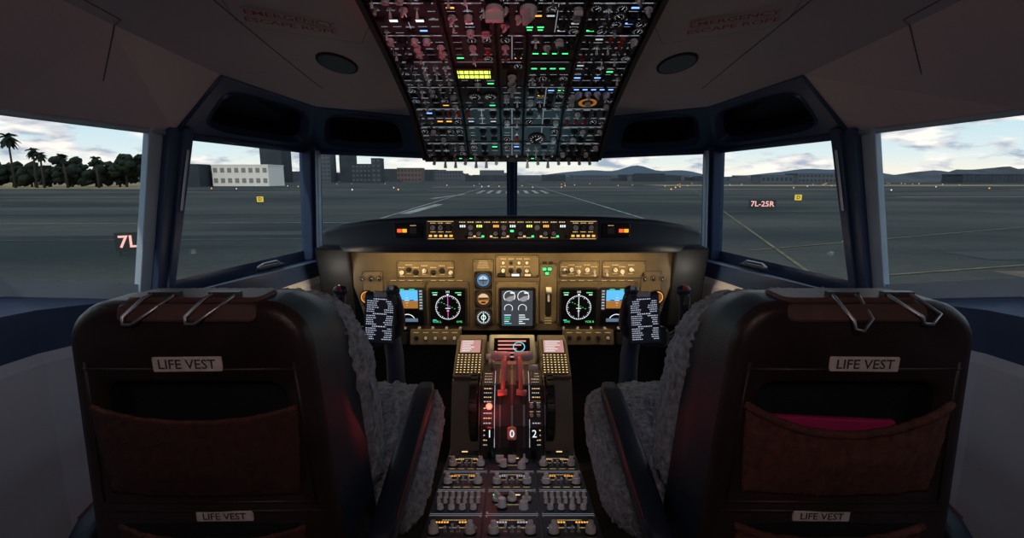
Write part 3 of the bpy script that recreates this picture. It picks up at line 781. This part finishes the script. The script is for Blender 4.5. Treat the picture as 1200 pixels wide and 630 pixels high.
# ------------------------------------------------------------------ yokes
for s in (-1, 1):
    Y = root('control_yoke', (s*.52, 1.9, .9))
    b = MB(); hx = s*.535; hy = 1.90; hz = .915
    b.tube([(s*.50, 2.10, .02), (s*.50, 2.10, .40), (s*.50, 2.09, .75), (s*.505, 2.06, .86), (s*.52, 1.98, .905), (hx, hy, hz)], [.042, .040, .038, .036, .034, .034], mat('yoke_column', (.045, .068, .13), .32), 16)
    b.M = frame((hx, hy-.035, hz), (1, 0, 0), (0, .12, 1)); b.rbox(0, 0, -.01, .10, .075, .05, .02, YOKE, ch=.01); b.M = Matrix()
    for q in (-1, 1):
        P = [(hx+q*.03, hy-.01, hz-.005), (hx+q*.070, hy-.015, hz-.014), (hx+q*.102, hy-.02, hz+.010), (hx+q*.114, hy-.025, hz+.055), (hx+q*.112, hy-.035, hz+.10), (hx+q*.104, hy-.05, hz+.145), (hx+q*.096, hy-.06, hz+.180)]
        b.tube(P, [.017, .018, .019, .018, .018, .021, .020], YOKE, 12)
        b.sph(P[-1], .023, YOKE, (1.2, 1, .9))
        b.M = frame(P[-1], (1, 0, 0), (0, 1, .3)) @ T((0, -.012, .014)); b.cyl(0, 0, 0, .008, .01, REDP if q*s > 0 else WHITE); b.M = Matrix()
        b.box(P[-2][0], P[-2][1]-.020, P[-2][2], .018, .012, .03, DMET)
    b.build('yoke_wheel', Y)
    b = MB(); cx = s*.486
    b.M = frame((cx, 1.825, .995), (1, 0, s*.06), (-s*.06, .18, 1))
    b.rbox(0, 0, 0, .116, .19, .006, .008, BLK); b.rbox(0, .088, .004, .05, .022, .012, .006, METAL)
    b.rbox(0, -.004, .006, .110, .172, .0012, .004, mat('checklist_card', (.05, .06, .10), .35))
    b.box(0, -.06, -.02, .03, .04, .045, BLK)
    CK = emi('checklist_print_glow', (.75, .82, 1), .7)  # ink given its own glow, though nothing lights it from behind
    for k in range(20):
        y = .070-k*.0077
        M0 = b.M; b.M = M0 @ T((0, 0, .0072))
        if k in (0, 7, 13): label(b, 0, y, .05, .0055, CK)
        else:
            w = R.uniform(.026, .042); label(b, -.048+w/2, y, w, .0046, CK)
            w2 = R.uniform(.016, .036); label(b, .048-w2/2, y, w2, .0046, CK)
        b.M = M0
    b.build('checklist_clipboard', Y, fix=False)

# ------------------------------------------------------------------ seats
def wool(name, parent, c, dims, M=Matrix(), e=.35, nu=260, nv=170, amp=.013, shear=None, seed=0):
    vs = []; fs = []
    sg = lambda v, p: math.copysign(abs(v)**p, v)
    for i in range(nv+1):
        ph = -pi/2+pi*i/nv
        for k in range(nu):
            a = 2*pi*k/nu
            x = sg(math.cos(ph), e)*sg(math.cos(a), e); y = sg(math.cos(ph), e)*sg(math.sin(a), e); z = sg(math.sin(ph), e)
            p = V(x*dims[0], y*dims[1], z*dims[2]); n = V(x/dims[0], y/dims[1], z/dims[2]).normalized()
            q = p*34+V(seed, 0, 0)
            d = noise.noise(q)*.7+noise.noise(q*2.6)*.7+abs(noise.noise(q*5.2))*.7
            p = p+n*d*amp
            if shear: p = shear(p)
            vs.append(M @ (Vector(c)+p))
    for i in range(nv):
        for k in range(nu):
            j = (k+1) % nu; fs.append((i*nu+k, i*nu+j, (i+1)*nu+j, (i+1)*nu+k))
    b = MB(); b.add(vs, fs, WOOL, True); return b.build(name, parent)

def in_rr(x, z, zt, zb, ht, hb, r):
    if z > zt or z < zb: return False
    f = (zt-z)/(zt-zb); hw = ht+(hb-ht)*min(1, f*1.0)
    ax = abs(x)
    if ax > hw: return False
    if z > zt-r and ax > hw-r: return (ax-(hw-r))**2+(z-(zt-r))**2 <= r*r
    if z < zb+r and ax > hw-r: return (ax-(hw-r))**2+(z-(zb+r))**2 <= r*r
    return True
def ray_out(c, N, ins, arg):
    P = []
    for k in range(N):
        a = 2*pi*k/N; dx, dz = math.cos(a), math.sin(a); lo, hi = 0, 2
        for _ in range(30):
            m_ = (lo+hi)/2
            if ins(c[0]+dx*m_, c[1]+dz*m_, *arg): lo = m_
            else: hi = m_
        P.append((c[0]+dx*lo, c[1]+dz*lo))
    return P
def seat(s):
    xc = -.643 if s < 0 else .682; S = root('pilot_seat', (xc, 1.2, .6))
    Mx = T((xc, 0, 0)) @ Matrix.Diagonal((-s, 1, 1, 1))
    N = 120; c = (0, .97)
    yb = lambda z: .965+(1.262-z)*.055
    ztop = 1.262; zbot = .42
    A = lambda i: (ztop-i, zbot+i, .236-i, .292-i, .085-i*.5)
    hole = (1.105, .845, .190, .200, .045)
    O = {i: ray_out(c, N, in_rr, A(i)) for i in (0, .004, .012, .024)}
    H = ray_out(c, N, in_rr, hole); H2 = ray_out(c, N, in_rr, (1.095, .855, .180, .190, .035))
    def ring(P, dy, fl=0, dz=0):
        return [(x+(fl if x > 0 else fl*.3)*min(1, abs(x)/.2)*min(1, max(0, (1.25-z)/.12)), yb(z)+dy, z-dz*max(0, (z-1.1)/.16)) for x, z in P]
    L = [ring(H2, .075), ring(H2, .012), ring(H, 0), ring(O[.024], 0), ring(O[.012], .003), ring(O[.004], .012), ring(O[0], .028), ring(O[0], .10, .012), ring(O[0], .17, .026, .01), ring(O[.012], .185, .026, .01), ring(O[.024], .187, .02, .01)]
    vs = [p for l in L for p in l]; b = MB(); b.M = Mx
    f1 = []; f2 = []; f0 = []
    for i in range(len(L)-1):
        for k in range(N):
            j = (k+1) % N; q = (i*N+k, i*N+j, (i+1)*N+j, (i+1)*N+k)
            (f0 if i == 0 else f1 if i < 6 else f2).append(q)
    f0.append(tuple(range(N))); f2.append(tuple((len(L)-1)*N+k for k in range(N)))
    b.add(vs, f0, BLKM, False); b.add(vs, f1, SHELL, True); b.add(vs, f2, SHELLB, True)
    for z in (1.125, .822, .80):
        hw = .236+(1.262-z)/.842*.056-.03
        b.tube([(-hw, yb(z)+.002, z), (0, yb(z)-.001, z), (hw, yb(z)+.002, z)], .004, SHELL, 8)
    for sx in (-1, 1):
        b.tube([(sx*.208, yb(1.14)+.002, 1.14), (sx*.216, yb(1.0)+.001, 1.0), (sx*.226, yb(.82)+.002, .82)], .004, SHELL, 8)
    b.build('seat_back_shell', S)
    def pocket(z1, z0, hw, sag, bul, nm, Z=24):
        b = MB(); b.M = Mx; U = 40; vs = []
        for i in range(Z+1):
            for k in range(U+1):
                u = k/U*2-1; v = i/Z
                zt = z1-sag*(1-u*u)**1.0
                x = u*(hw-.012*v*v); z = zt+(z0+.012*u*u-zt)*v
                y = yb(z)-.004-bul*(1-u**4)*math.sin(pi*min(1, .18+v*.82))
                y += .0015*math.sin(z*900)+.004*noise.noise(V(x*14, z*14, s))
                vs.append((x, y, z))
        fs = [(i*(U+1)+k, i*(U+1)+k+1, (i+1)*(U+1)+k+1, (i+1)*(U+1)+k) for i in range(Z) for k in range(U)]
        b.add(vs, fs, NET if s > 0 else mat('pocket_fabric_dark', (.065, .027, .022), .95, var=.3, vs=60, bump=.6, bs=350), True)  # left seat uses a darker copy of the fabric
        b.tube([vs[k] for k in range(U+1)], .005, NET, 8)
        o = b.build(nm, S, fix=False); o.modifiers.new('sol', 'SOLIDIFY').thickness = .004
    pocket(1.045 if s < 0 else 1.05, .838, .208, .028 if s < 0 else .062, .024, 'map_pocket')
    pocket(.765, .55, .20, .03, .025, 'lower_map_pocket')
    b = MB(); b.M = Mx @ frame((0, yb(.765)-.001, .755), (1, 0, 0), (0, -.055, 1)) ; b.rbox(0, 0, -.004, .40, .04, .006, .015, BLKM); b.build('lower_opening', S)
    if s > 0:
        b = MB(); b.M = Matrix.Translation((xc-.01, 1.0, .965)) @ Matrix.Rotation(.05, 4, 'Y')
        b.box(0, .012, .0, .27, .016, .078, mat('pink_folder', (.50, .03, .16), .5)); b.build('folder', S, bevel=.004)
    for (dx, z, w, h) in ((-.002 if s < 0 else .018, 1.137, .138, .031), (.028 if s < 0 else -.02, .789, .122, .025)):
        Mp = frame((xc+dx, yb(z)-.002, z), (1, 0, -.01*s), (0, -.055, 1))
        b = MB(); b.M = Mp; b.rbox(0, 0, -.001, w, h, .004, .003, WHITEL); b.build('placard_plate', S)
        text('LIFE VEST', Mp @ T((0, 0, .0036)), h*.90, TXTD, S, 'placard_text', bold=.0004)
    b = MB()
    b.M = Mx @ frame((.01, 1.03, 1.263), (1, 0, 0), (0, 1, -.0)); b.rbox(0, 0, -.004, .27, .095, .010, .02, PATCH)
    b.M = Mx @ frame((.01, .967, 1.243), (1, 0, 0), (0, .35, 1)); b.rbox(0, 0, -.004, .27, .035, .009, .012, PATCH)
    b.M = Matrix.Translation((xc, 0, 0))
    HK = ((-.085, .6, -.015), (.035, .5, -.015)) if s < 0 else ((-.055, 1.4, .03), (.055, .5, .05))
    for hxp, k, sk in HK:
        loop = [(hxp+.012, 1.00, 1.274), (hxp+.055, 1.00, 1.274), (hxp+.057, .985, 1.271), (hxp+.038+sk, .955, 1.248-.010*k), (hxp+.016+sk, .944, 1.234-.015*k), (hxp+.000+sk, .944, 1.234-.013*k), (hxp-.002+sk, .948, 1.244-.009*k), (hxp+.006, .98, 1.271)]
        b.tube(loop, .0036, METAL, 8, closed=True)
        b.box(hxp+.034, 1.002, 1.273, .060, .016, .010, DMET)
    b.build('hook_patch', S)
    wool('sheepskin_back', S, (0.012, 1.215, .94), (.288, .072, .300), Mx, .42, seed=s*9, shear=lambda p: V(p.x*(1-.13*max(0, p.z/.30)**2), p.y-.05*p.z/.3, p.z))
    b = MB(); b.M = Mx
    b.extr([(1.10, .47), (1.10, .56), (1.72, .61), (1.75, .55), (1.72, .47)], -.29, .29, SHELLB)
    b.extr([(1.2, .0), (1.2, .47), (1.65, .47), (1.65, .0)], -.17, .17, DMET)
    b.build('seat_base', S, bevel=.015)
    wool('sheepskin_pan', S, (.070 if s < 0 else .085, 1.50, .655), (.335 if s < 0 else .345, .31, .070), Mx, .42, seed=s*5+3, shear=lambda p: V(p.x, p.y, p.z+.16*p.y))
    for q, xx in ((1, .345), (-1, -.345)):
        b = MB(); b.M = Mx
        pts = [(xx-.01*q, 1.00, .66), (xx, 1.08, .695), (xx+.002*q, 1.25, .73), (xx+.004*q, 1.45, .768), (xx+.006*q, 1.60, .79), (xx+.006*q, 1.655, .792)]
        rr = [.024, .032, .034, .034, .034, .026]
        ringN = 16; vs = []
        for p, r_ in zip(pts, rr):
            for k in range(ringN):
                a = 2*pi*(k+.5)/ringN; ca, sa = math.cos(a), math.sin(a)
                vs.append((p[0]+r_*math.copysign(abs(ca)**.5, ca), p[1], p[2]+.026*math.copysign(abs(sa)**.5, sa)))
        fs = [(i*ringN+k, i*ringN+(k+1) % ringN, (i+1)*ringN+(k+1) % ringN, (i+1)*ringN+k) for i in range(len(pts)-1) for k in range(ringN)]
        fs += [tuple(range(ringN)), tuple((len(pts)-1)*ringN+k for k in range(ringN))]
        b.add(vs, fs, SHELLB, True)
        b.tube([(p[0]+.0*q, p[1], p[2]-.035) for p in pts[1:5]], .022, BLK, 10)
        b.tube([(xx+.029*q, 1.08, .718), (xx+.032*q, 1.45, .792), (xx+.033*q, 1.62, .812)], .0022, mat('piping', (.16, .03, .03), .5), 6)
        b.tube([(xx-.03*q, 1.06, .64), (xx-.05*q, 1.10, .60)], .03, BLK, 10)
        b.build('armrest', S)
    b = MB(); b.M = Mx @ frame((.300, 1.06, .60), (0, 1, 0), (0, 0, 1)); b.cyl(0, 0, 0, .022, .03, BLK); b.build('recline_knob', S)
seat(-1); seat(1)

# ------------------------------------------------------------------ outside world
GZ = -2.7
def tarmac_mat():
    m = bpy.data.materials.new('tarmac'); m.use_nodes = True; nt = m.node_tree; bs = nt.nodes['Principled BSDF']
    tc = nt.nodes.new('ShaderNodeTexCoord'); mp = nt.nodes.new('ShaderNodeMapping'); mp.inputs['Scale'].default_value = (.02, .06, 1)
    n = nt.nodes.new('ShaderNodeTexNoise'); n.inputs['Scale'].default_value = 1; n.inputs['Detail'].default_value = 9
    r = nt.nodes.new('ShaderNodeValToRGB'); r.color_ramp.elements[0].position = .40; r.color_ramp.elements[1].position = .62
    r.color_ramp.elements[0].color = (.024, .044, .046, 1); r.color_ramp.elements[1].color = (.100, .108, .096, 1)
    nt.links.new(tc.outputs['Object'], mp.inputs[0]); nt.links.new(mp.outputs[0], n.inputs['Vector']); nt.links.new(n.outputs['Fac'], r.inputs[0])
    n2 = nt.nodes.new('ShaderNodeTexNoise'); n2.inputs['Scale'].default_value = 2; n2.inputs['Detail'].default_value = 9; n2.inputs['Roughness'].default_value = .75
    nt.links.new(tc.outputs['Object'], n2.inputs['Vector'])
    mxr = nt.nodes.new('ShaderNodeMix'); mxr.data_type = 'RGBA'; mxr.blend_type = 'MULTIPLY'; mxr.inputs[0].default_value = .8
    nt.links.new(r.outputs[0], mxr.inputs[6]); nt.links.new(n2.outputs['Fac'], mxr.inputs[7]); nt.links.new(mxr.outputs[2], bs.inputs['Base Color'])
    bs.inputs['Roughness'].default_value = .9; bs.inputs['Specular IOR Level'].default_value = .1
    return m
b = MB(); b.add([(-6000, -300, GZ), (6000, -300, GZ), (6000, 9000, GZ), (-6000, 9000, GZ)], [(0, 1, 2, 3)], tarmac_mat()); b.build('tarmac', fix=False)
WL = mat('paint_white', (.26, .27, .26), .9, var=.5, vs=.5); YL = mat('paint_yellow', (.13, .11, .055), .9, var=.5, vs=.7); LG = mat('dry_grass', (.26, .20, .10), 1, var=.4, vs=.04); DG = mat('dark_asphalt', (.018, .026, .028), .9); BG = mat('brown_earth', (.13, .095, .07), 1, var=.4, vs=.3)
b = MB(); z = GZ+.03
for x in (-14, 14): b.line(x, 40, x, 900, .3, z, WL)
for k in range(14): b.line(0, 90+k*40, 0, 110+k*40, .7, z, WL)
for k in range(8): b.line(-10+k*2.9, 150, -10+k*2.9, 185, 1.2, z, WL)
b.line(-13, 62, -12, 85, 1.4, z, WL); b.line(-17, 110, -13, 140, 1.2, z, WL)
b.line(-60, 26, 45, 120, .2, z, YL); b.line(-90, 60, 200, 75, .2, z, YL); b.line(10, 12, 70, 200, .2, z, YL); b.line(16, 22, 140, 60, .2, z, YL)
b.line(-120, 45, -8, 50, .2, z, WL); b.line(-140, 30, -12, 36, .15, z, YL); b.line(14, 30, 160, 100, .2, z, YL)
b.build('runway_markings', fix=False)
b = MB(); z = GZ+.015
b.add([(-1500, 215, z), (-150, 215, z), (-300, 560, z), (-1500, 560, z)], [(0, 1, 2, 3)], LG)
b.line(-600, 110, -80, 118, 2.5, z, BG); b.line(-300, 160, -60, 165, 5, z, BG); b.line(60, 210, 900, 190, 14, z, BG); b.line(90, 330, 900, 330, 60, z, LG); b.line(90, 120, 500, 130, 5, z, BG); b.line(22, 22, 120, 17, 2.5, z, BG); b.line(45, 42, 260, 52, 4, z, BG)
b.line(60, 65, 300, 82, 8, z, DG); b.line(-200, 60, -30, 75, 8, z, DG); b.line(-40, 260, 60, 260, 18, z, BG); b.line(-130, 35, -15, 40, 3, z, DG); b.line(25, 28, 120, 34, 3, z, DG); b.line(-30, 190, 200, 200, 20, z, DG)
b.build('airfield_verges', fix=False)
DWIN = mat('window_dark', (.03, .04, .06), .3)
def bldg(name, x, y, w, d, h, m, wins=True, wm=None):
    b = MB(); b.box(x, y, GZ+h/2, w, d, h, m); b.box(x, y, GZ+h+.3, w*1.02, d*1.02, .6, m)
    if wins:
        nx = max(2, int(w/4)); nz = max(1, int(h/4.5))
        for i in range(nx):
            for j in range(nz):
                b.box(x-w/2+(i+.5)*w/nx, y-d/2-.1, GZ+(j+.55)*h/nz, w/nx*.55, .2, h/nz*.45, wm or DWIN)
    b.build(name)
BW = mat('terminal_white', (.85, .82, .75), .7); BD = mat('building_dark', (.035, .048, .060), .8, var=.2, vs=.1); BD2 = mat('building_mid', (.085, .10, .12), .8); BB = mat('building_brown', (.14, .1, .09), .8)
bldg('airport_terminal', -154, 305, 32, 20, 11.5, BW, wm=mat('terminal_glass', (.25, .25, .23), .4)); bldg('airport_hangar', -186, 298, 28, 24, 11.5, BD, False)
bldg('office_tower', -275, 610, 24, 28, 40, BD, wm=BD); bldg('office_tower', -222, 625, 16, 22, 42, BD2, wm=BD); bldg('office_tower', -202, 645, 14, 25, 35, BD, wm=BD)
bldg('city_block', -168, 600, 26, 24, 20, BD, wm=BD2); bldg('city_block', -120, 620, 28, 25, 16, BB); bldg('city_block', -318, 640, 40, 30, 18, BD, wm=BD2)
bldg('city_block', -85, 700, 36, 25, 14, BD2); bldg('city_block', -144, 560, 10, 15, 25, BD, wm=BD2)
bldg('city_block', 330, 540, 80, 25, 9, BD2); bldg('city_block', 470, 520, 60, 25, 8, BD); bldg('city_block', 120, 800, 60, 20, 9, BD2); bldg('city_block', 200, 760, 40, 20, 11, BD)
bldg('city_block', -40, 840, 70, 20, 9, BD); bldg('city_block', 250, 500, 30, 20, 7, BD2)
b = MB()
for k in range(130):
    x = R.uniform(-750, 1200); y = R.uniform(870, 1100); h = R.uniform(5, 12)*(1.8 if x < 0 else 1); w = R.uniform(8, 45)
    b.box(x, y, GZ+h/2, w, 15, h, R.choice([BD, BD2, BD]))
b.build('distant_skyline')
HL = mat('hills_haze', (.085, .13, .18), 1)
b = MB(); K = 160; top = []
for k in range(K+1):
    x = -3000+k*6000/K
    h = 30+30*noise.noise(V(x*.0012, 3, 0))+18*noise.noise(V(x*.005, 9, 0))
    h += 90*math.exp(-((x-740)/110)**2)+60*math.exp(-((x-980)/150)**2)+45*math.exp(-((x-450)/200)**2)+70*math.exp(-((x-1900)/400)**2)
    top.append((x*1.6, 5000, GZ+max(8, h)))
vs = top+[(p[0], 5000, GZ-5) for p in top]+[(p[0], 5900, GZ-5) for p in top]
n = K+1
b.add(vs, [(k, k+1, n+k+1, n+k) for k in range(K)]+[(k, k+1, 2*n+k+1, 2*n+k) for k in range(K)], HL, True); b.build('mountain_range')
b = MB(); K = 80; top = []
for k in range(K+1):
    x = 400+k*11; e = math.sin(pi*k/K)**.5
    top.append((x, 640+k*1.5, GZ+4+e*(12+k*.16+8*noise.noise(V(x*.02, 1, 0))+4*noise.noise(V(x*.08, 1, 0)))))
n = K+1; vs = top+[(p[0], p[1]-60, GZ-.5) for p in top]
b.add(vs, [(k, k+1, n+k+1, n+k) for k in range(K)], mat('ridge_dark', (.05, .065, .08), 1, var=.3, vs=.05), True); b.build('hill_ridge', fix=False)
b = MB()
for k in range(70):
    x = R.uniform(-160, 320); y = R.uniform(170, 420)
    b.sph((x, y, GZ+.5), .25, R.choice([EA, EW, EA, LBLW]), nu=6, nv=4)
b.build('apron_lights')
LEAF = mat('foliage', (.012, .022, .012), 1, var=.5, vs=.8, bump=1, bs=2); TRK = mat('palm_trunk', (.04, .032, .026), .9)
def palm(x, y, h):
    b = MB(); lean = R.uniform(-1.5, 1.5)
    b.tube([(x, y, GZ), (x+lean*.4, y, GZ+h*.5), (x+lean, y, GZ+h)], [.5, .38, .34], TRK, 8)
    for k in range(34):
        a = 2*pi*k/34+R.uniform(-.1, .1); el = R.uniform(-.9, 1.1); L = h*.19; pts = []
        for i in range(7):
            t = i/6; r = L*t*math.cos(el*(1-t*.2)); zz_ = L*(t*math.sin(el)-t*t*.6)
            pts.append(V(x+lean+r*math.cos(a), y+r*math.sin(a), GZ+h+zz_))
        sd = V(-math.sin(a), math.cos(a), 0)
        for i in range(6):
            w0 = L*.22*math.sin(pi*(i/6*.85+.12)); w1 = L*.22*math.sin(pi*((i+1)/6*.85+.12))
            b.add([pts[i]-sd*w0-V(0, 0, w0*.6), pts[i], pts[i]+sd*w0-V(0, 0, w0*.6), pts[i+1]-sd*w1-V(0, 0, w1*.6), pts[i+1], pts[i+1]+sd*w1-V(0, 0, w1*.6)], [(0, 1, 4, 3), (1, 2, 5, 4)], LEAF)
    b.build('palm_tree', fix=False)
for (x, y, h) in ((-226, 236, 23), (-240, 240, 19), (-218, 238, 17), (-211, 234, 15), (-203, 237, 14.5), (-188, 236, 13.5), (-233, 232, 16)):
    palm(x, y, h)
def tree(x, y, h, w):
    b = MB(); b.tube([(x, y, GZ), (x, y, GZ+h*.5)], [.6, .35], TRK, 7)
    for k in range(30):
        a = R.uniform(0, 6.28); r = R.uniform(0, w*.55)
        b.sph((x+r*math.cos(a), y+r*math.sin(a), GZ+h*R.uniform(.20, .90)), w*R.uniform(.13, .25), LEAF, (1, 1, .8), nu=9, nv=6)
    for i, v in enumerate(b.v):
        q = noise.noise(v*.8)*1.4; b.v[i] = v+V(q, q*.5, q)
    b.build('broadleaf_tree', fix=False)
for k in range(12):
    x = -262+k*6.6; tree(x, 266+R.uniform(-3, 6), R.uniform(10, 17) if k < 10 else 16.5, R.uniform(9, 12))
for k in range(5): tree(-300-k*18, 290, R.uniform(11, 15), 13)
RS = emi('sign_red', (1, .5, .45), 1.1); SB = mat('sign_black', (.030, .036, .036), .8)
def sign(txt, x, y, size, wbox, m, yaw=0, name='runway_sign', board=SB, zc=.8):
    S = root(name, (x, y, GZ)); b = MB(); Mr = Matrix.Translation((x, y, GZ)) @ Matrix.Rotation(yaw, 4, 'Z')
    b.M = Mr; b.box(0, .1, zc, wbox, .15, size*1.15, board); b.box(-wbox*.35, .1, zc/2-.2, .08, .08, zc, SB); b.box(wbox*.35, .1, zc/2-.2, .08, .08, zc, SB)
    b.build('sign_board', S)
    if txt:
        text(txt, Mr @ frame((0, 0, zc), (1, 0, 0), (0, 0, 1)), size, m, S, 'sign_text', bold=.015)
sign('7L', -21.5, 28.5, .95, 1.2, RS, .5, zc=.7)
sign('7L-25R', 34.0, 70, 1.0, 3.4, RS, -.3)
YS = emi('sign_yellow', (1, .7, .05), .7)
sign('D', -41, 84, .75, .95, TXTD, .3, 'taxiway_sign', YS, .9); sign('D', 51, 92, .85, 1.1, TXTD, -.3, 'taxiway_sign', YS, .9)

# ------------------------------------------------------------------ world sky
w = bpy.data.worlds.new('sky'); scene.world = w; w.use_nodes = True; nt = w.node_tree; bg = nt.nodes['Background']
tc = nt.nodes.new('ShaderNodeTexCoord'); sp = nt.nodes.new('ShaderNodeSeparateXYZ'); nt.links.new(tc.outputs['Generated'], sp.inputs[0])
rp = nt.nodes.new('ShaderNodeValToRGB'); e = rp.color_ramp.elements
e[0].position = 0; e[0].color = (.98, .86, .68, 1); e[1].position = .5; e[1].color = (.15, .33, .52, 1)
x1 = e.new(.04); x1.color = (.70, .80, .80, 1); x2 = e.new(.13); x2.color = (.40, .66, .78, 1)
nt.links.new(sp.outputs['Z'], rp.inputs[0])
mp = nt.nodes.new('ShaderNodeMapping'); mp.inputs['Scale'].default_value = (3, 3, 11); nt.links.new(tc.outputs['Generated'], mp.inputs[0])
ns = nt.nodes.new('ShaderNodeTexNoise'); ns.inputs['Scale'].default_value = 2.6; ns.inputs['Detail'].default_value = 10; ns.inputs['Roughness'].default_value = .6; nt.links.new(mp.outputs[0], ns.inputs['Vector'])
cr = nt.nodes.new('ShaderNodeValToRGB'); cr.color_ramp.elements[0].position = .46; cr.color_ramp.elements[1].position = .54
nt.links.new(ns.outputs['Fac'], cr.inputs[0])
ns2 = nt.nodes.new('ShaderNodeTexNoise'); ns2.inputs['Scale'].default_value = 5; ns2.inputs['Detail'].default_value = 7; nt.links.new(mp.outputs[0], ns2.inputs['Vector'])
cc = nt.nodes.new('ShaderNodeValToRGB'); cc.color_ramp.elements[0].position = .40; cc.color_ramp.elements[0].color = (.36, .42, .52, 1); cc.color_ramp.elements[1].position = .58; cc.color_ramp.elements[1].color = (1.0, .92, .84, 1)
nt.links.new(ns2.outputs['Fac'], cc.inputs[0])
mx = nt.nodes.new('ShaderNodeMix'); mx.data_type = 'RGBA'; nt.links.new(cr.outputs[0], mx.inputs[0]); nt.links.new(rp.outputs[0], mx.inputs[6]); nt.links.new(cc.outputs[0], mx.inputs[7])
nt.links.new(mx.outputs[2], bg.inputs[0]); bg.inputs[1].default_value = 1.12

# ------------------------------------------------------------------ lights
def light(name, kind, loc, power, col, size=.1, sy=None, aim=None, spot=1.2):
    l = bpy.data.lights.new(name, kind); l.energy = power; l.color = col
    if kind == 'AREA':
        l.size = size
        if sy: l.shape = 'RECTANGLE'; l.size_y = sy
    elif kind in ('POINT', 'SPOT'): l.shadow_soft_size = size
    if kind == 'SPOT': l.spot_size = spot; l.spot_blend = .8
    o = bpy.data.objects.new(name, l); o.location = loc; scene.collection.objects.link(o)
    if aim: o.rotation_euler = (Vector(aim)-Vector(loc)).to_track_quat('-Z', 'Y').to_euler()
    return o
for x in (-.45, 0, .45):
    light('panel_flood_lamp', 'AREA', (x, 2.19, 1.165), 1.0, (1, .66, .26), .35, .02, (x, 2.36, .92))
light('side_flood_lamp', 'POINT', (-.80, 2.27, 1.08), .5, (1, .85, .68), .02); light('side_flood_lamp', 'POINT', (.80, 2.27, 1.08), .5, (1, .85, .68), .02)
light('throttle_flood_lamp', 'SPOT', (0, 1.95, 1.16), 4.2, (1, .12, .11), .02, aim=(0, 1.92, .75), spot=.62)
light('brake_warning_lamp', 'POINT', (-.085, 1.760, .67), .22, (1, .06, .05), .008)
light('overhead_wash_spot', 'SPOT', (-.10, 1.00, 1.42), 2.6, (1, .10, .16), .03, aim=(-.12, 1.22, 1.83), spot=.95)
light('overhead_wash_spot', 'SPOT', (.04, 1.40, 1.15), 2.3, (.42, .92, 1), .05, aim=(.02, 1.70, 1.66), spot=.85)  # added cyan spot hanging free, no fixture; makes the teal glow
light('pedestal_map_lamp', 'SPOT', (0, 1.1, 1.80), 7.0, (.70, .83, 1), .03, aim=(0, 1.5, .5), spot=.50)
light('glareshield_fill', 'SPOT', (0, 1.50, 1.70), 1.0, (1, .80, .55), .03, aim=(0, 2.15, 1.28), spot=.65)  # added warm spot to brighten the mode control panel, no real fixture
light('cabin_dome_lamp', 'AREA', (0, -.35, 1.9), 3.2, (1, .72, .66), .3, .3, (0, 1, 1.0))
for s in (-1, 1): light('side_wall_fill', 'SPOT', (s*1.05, .3, 1.85), 3.4, (.62, .78, 1), .05, aim=(s*1.40, 1.2, .6), spot=1.1)  # added bluish spots that lift the dark side walls, no fixture there
sun = bpy.data.lights.new('sun', 'SUN'); sun.energy = 1.0; sun.color = (1, .88, .74); sun.angle = .02
so = bpy.data.objects.new('sun', sun); so.rotation_euler = Vector((.25, 1, -.6)).to_track_quat('-Z', 'Y').to_euler(); scene.collection.objects.link(so)

# ------------------------------------------------------------------ camera
cam = bpy.data.cameras.new('camera'); cam.lens = 18; cam.sensor_width = 36; cam.clip_end = 20000; cam.clip_start = .02
co = bpy.data.objects.new('camera', cam); co.location = (0, 0, 1.5); co.rotation_euler = (math.radians(80), 0, 0)
scene.collection.objects.link(co); scene.camera = co
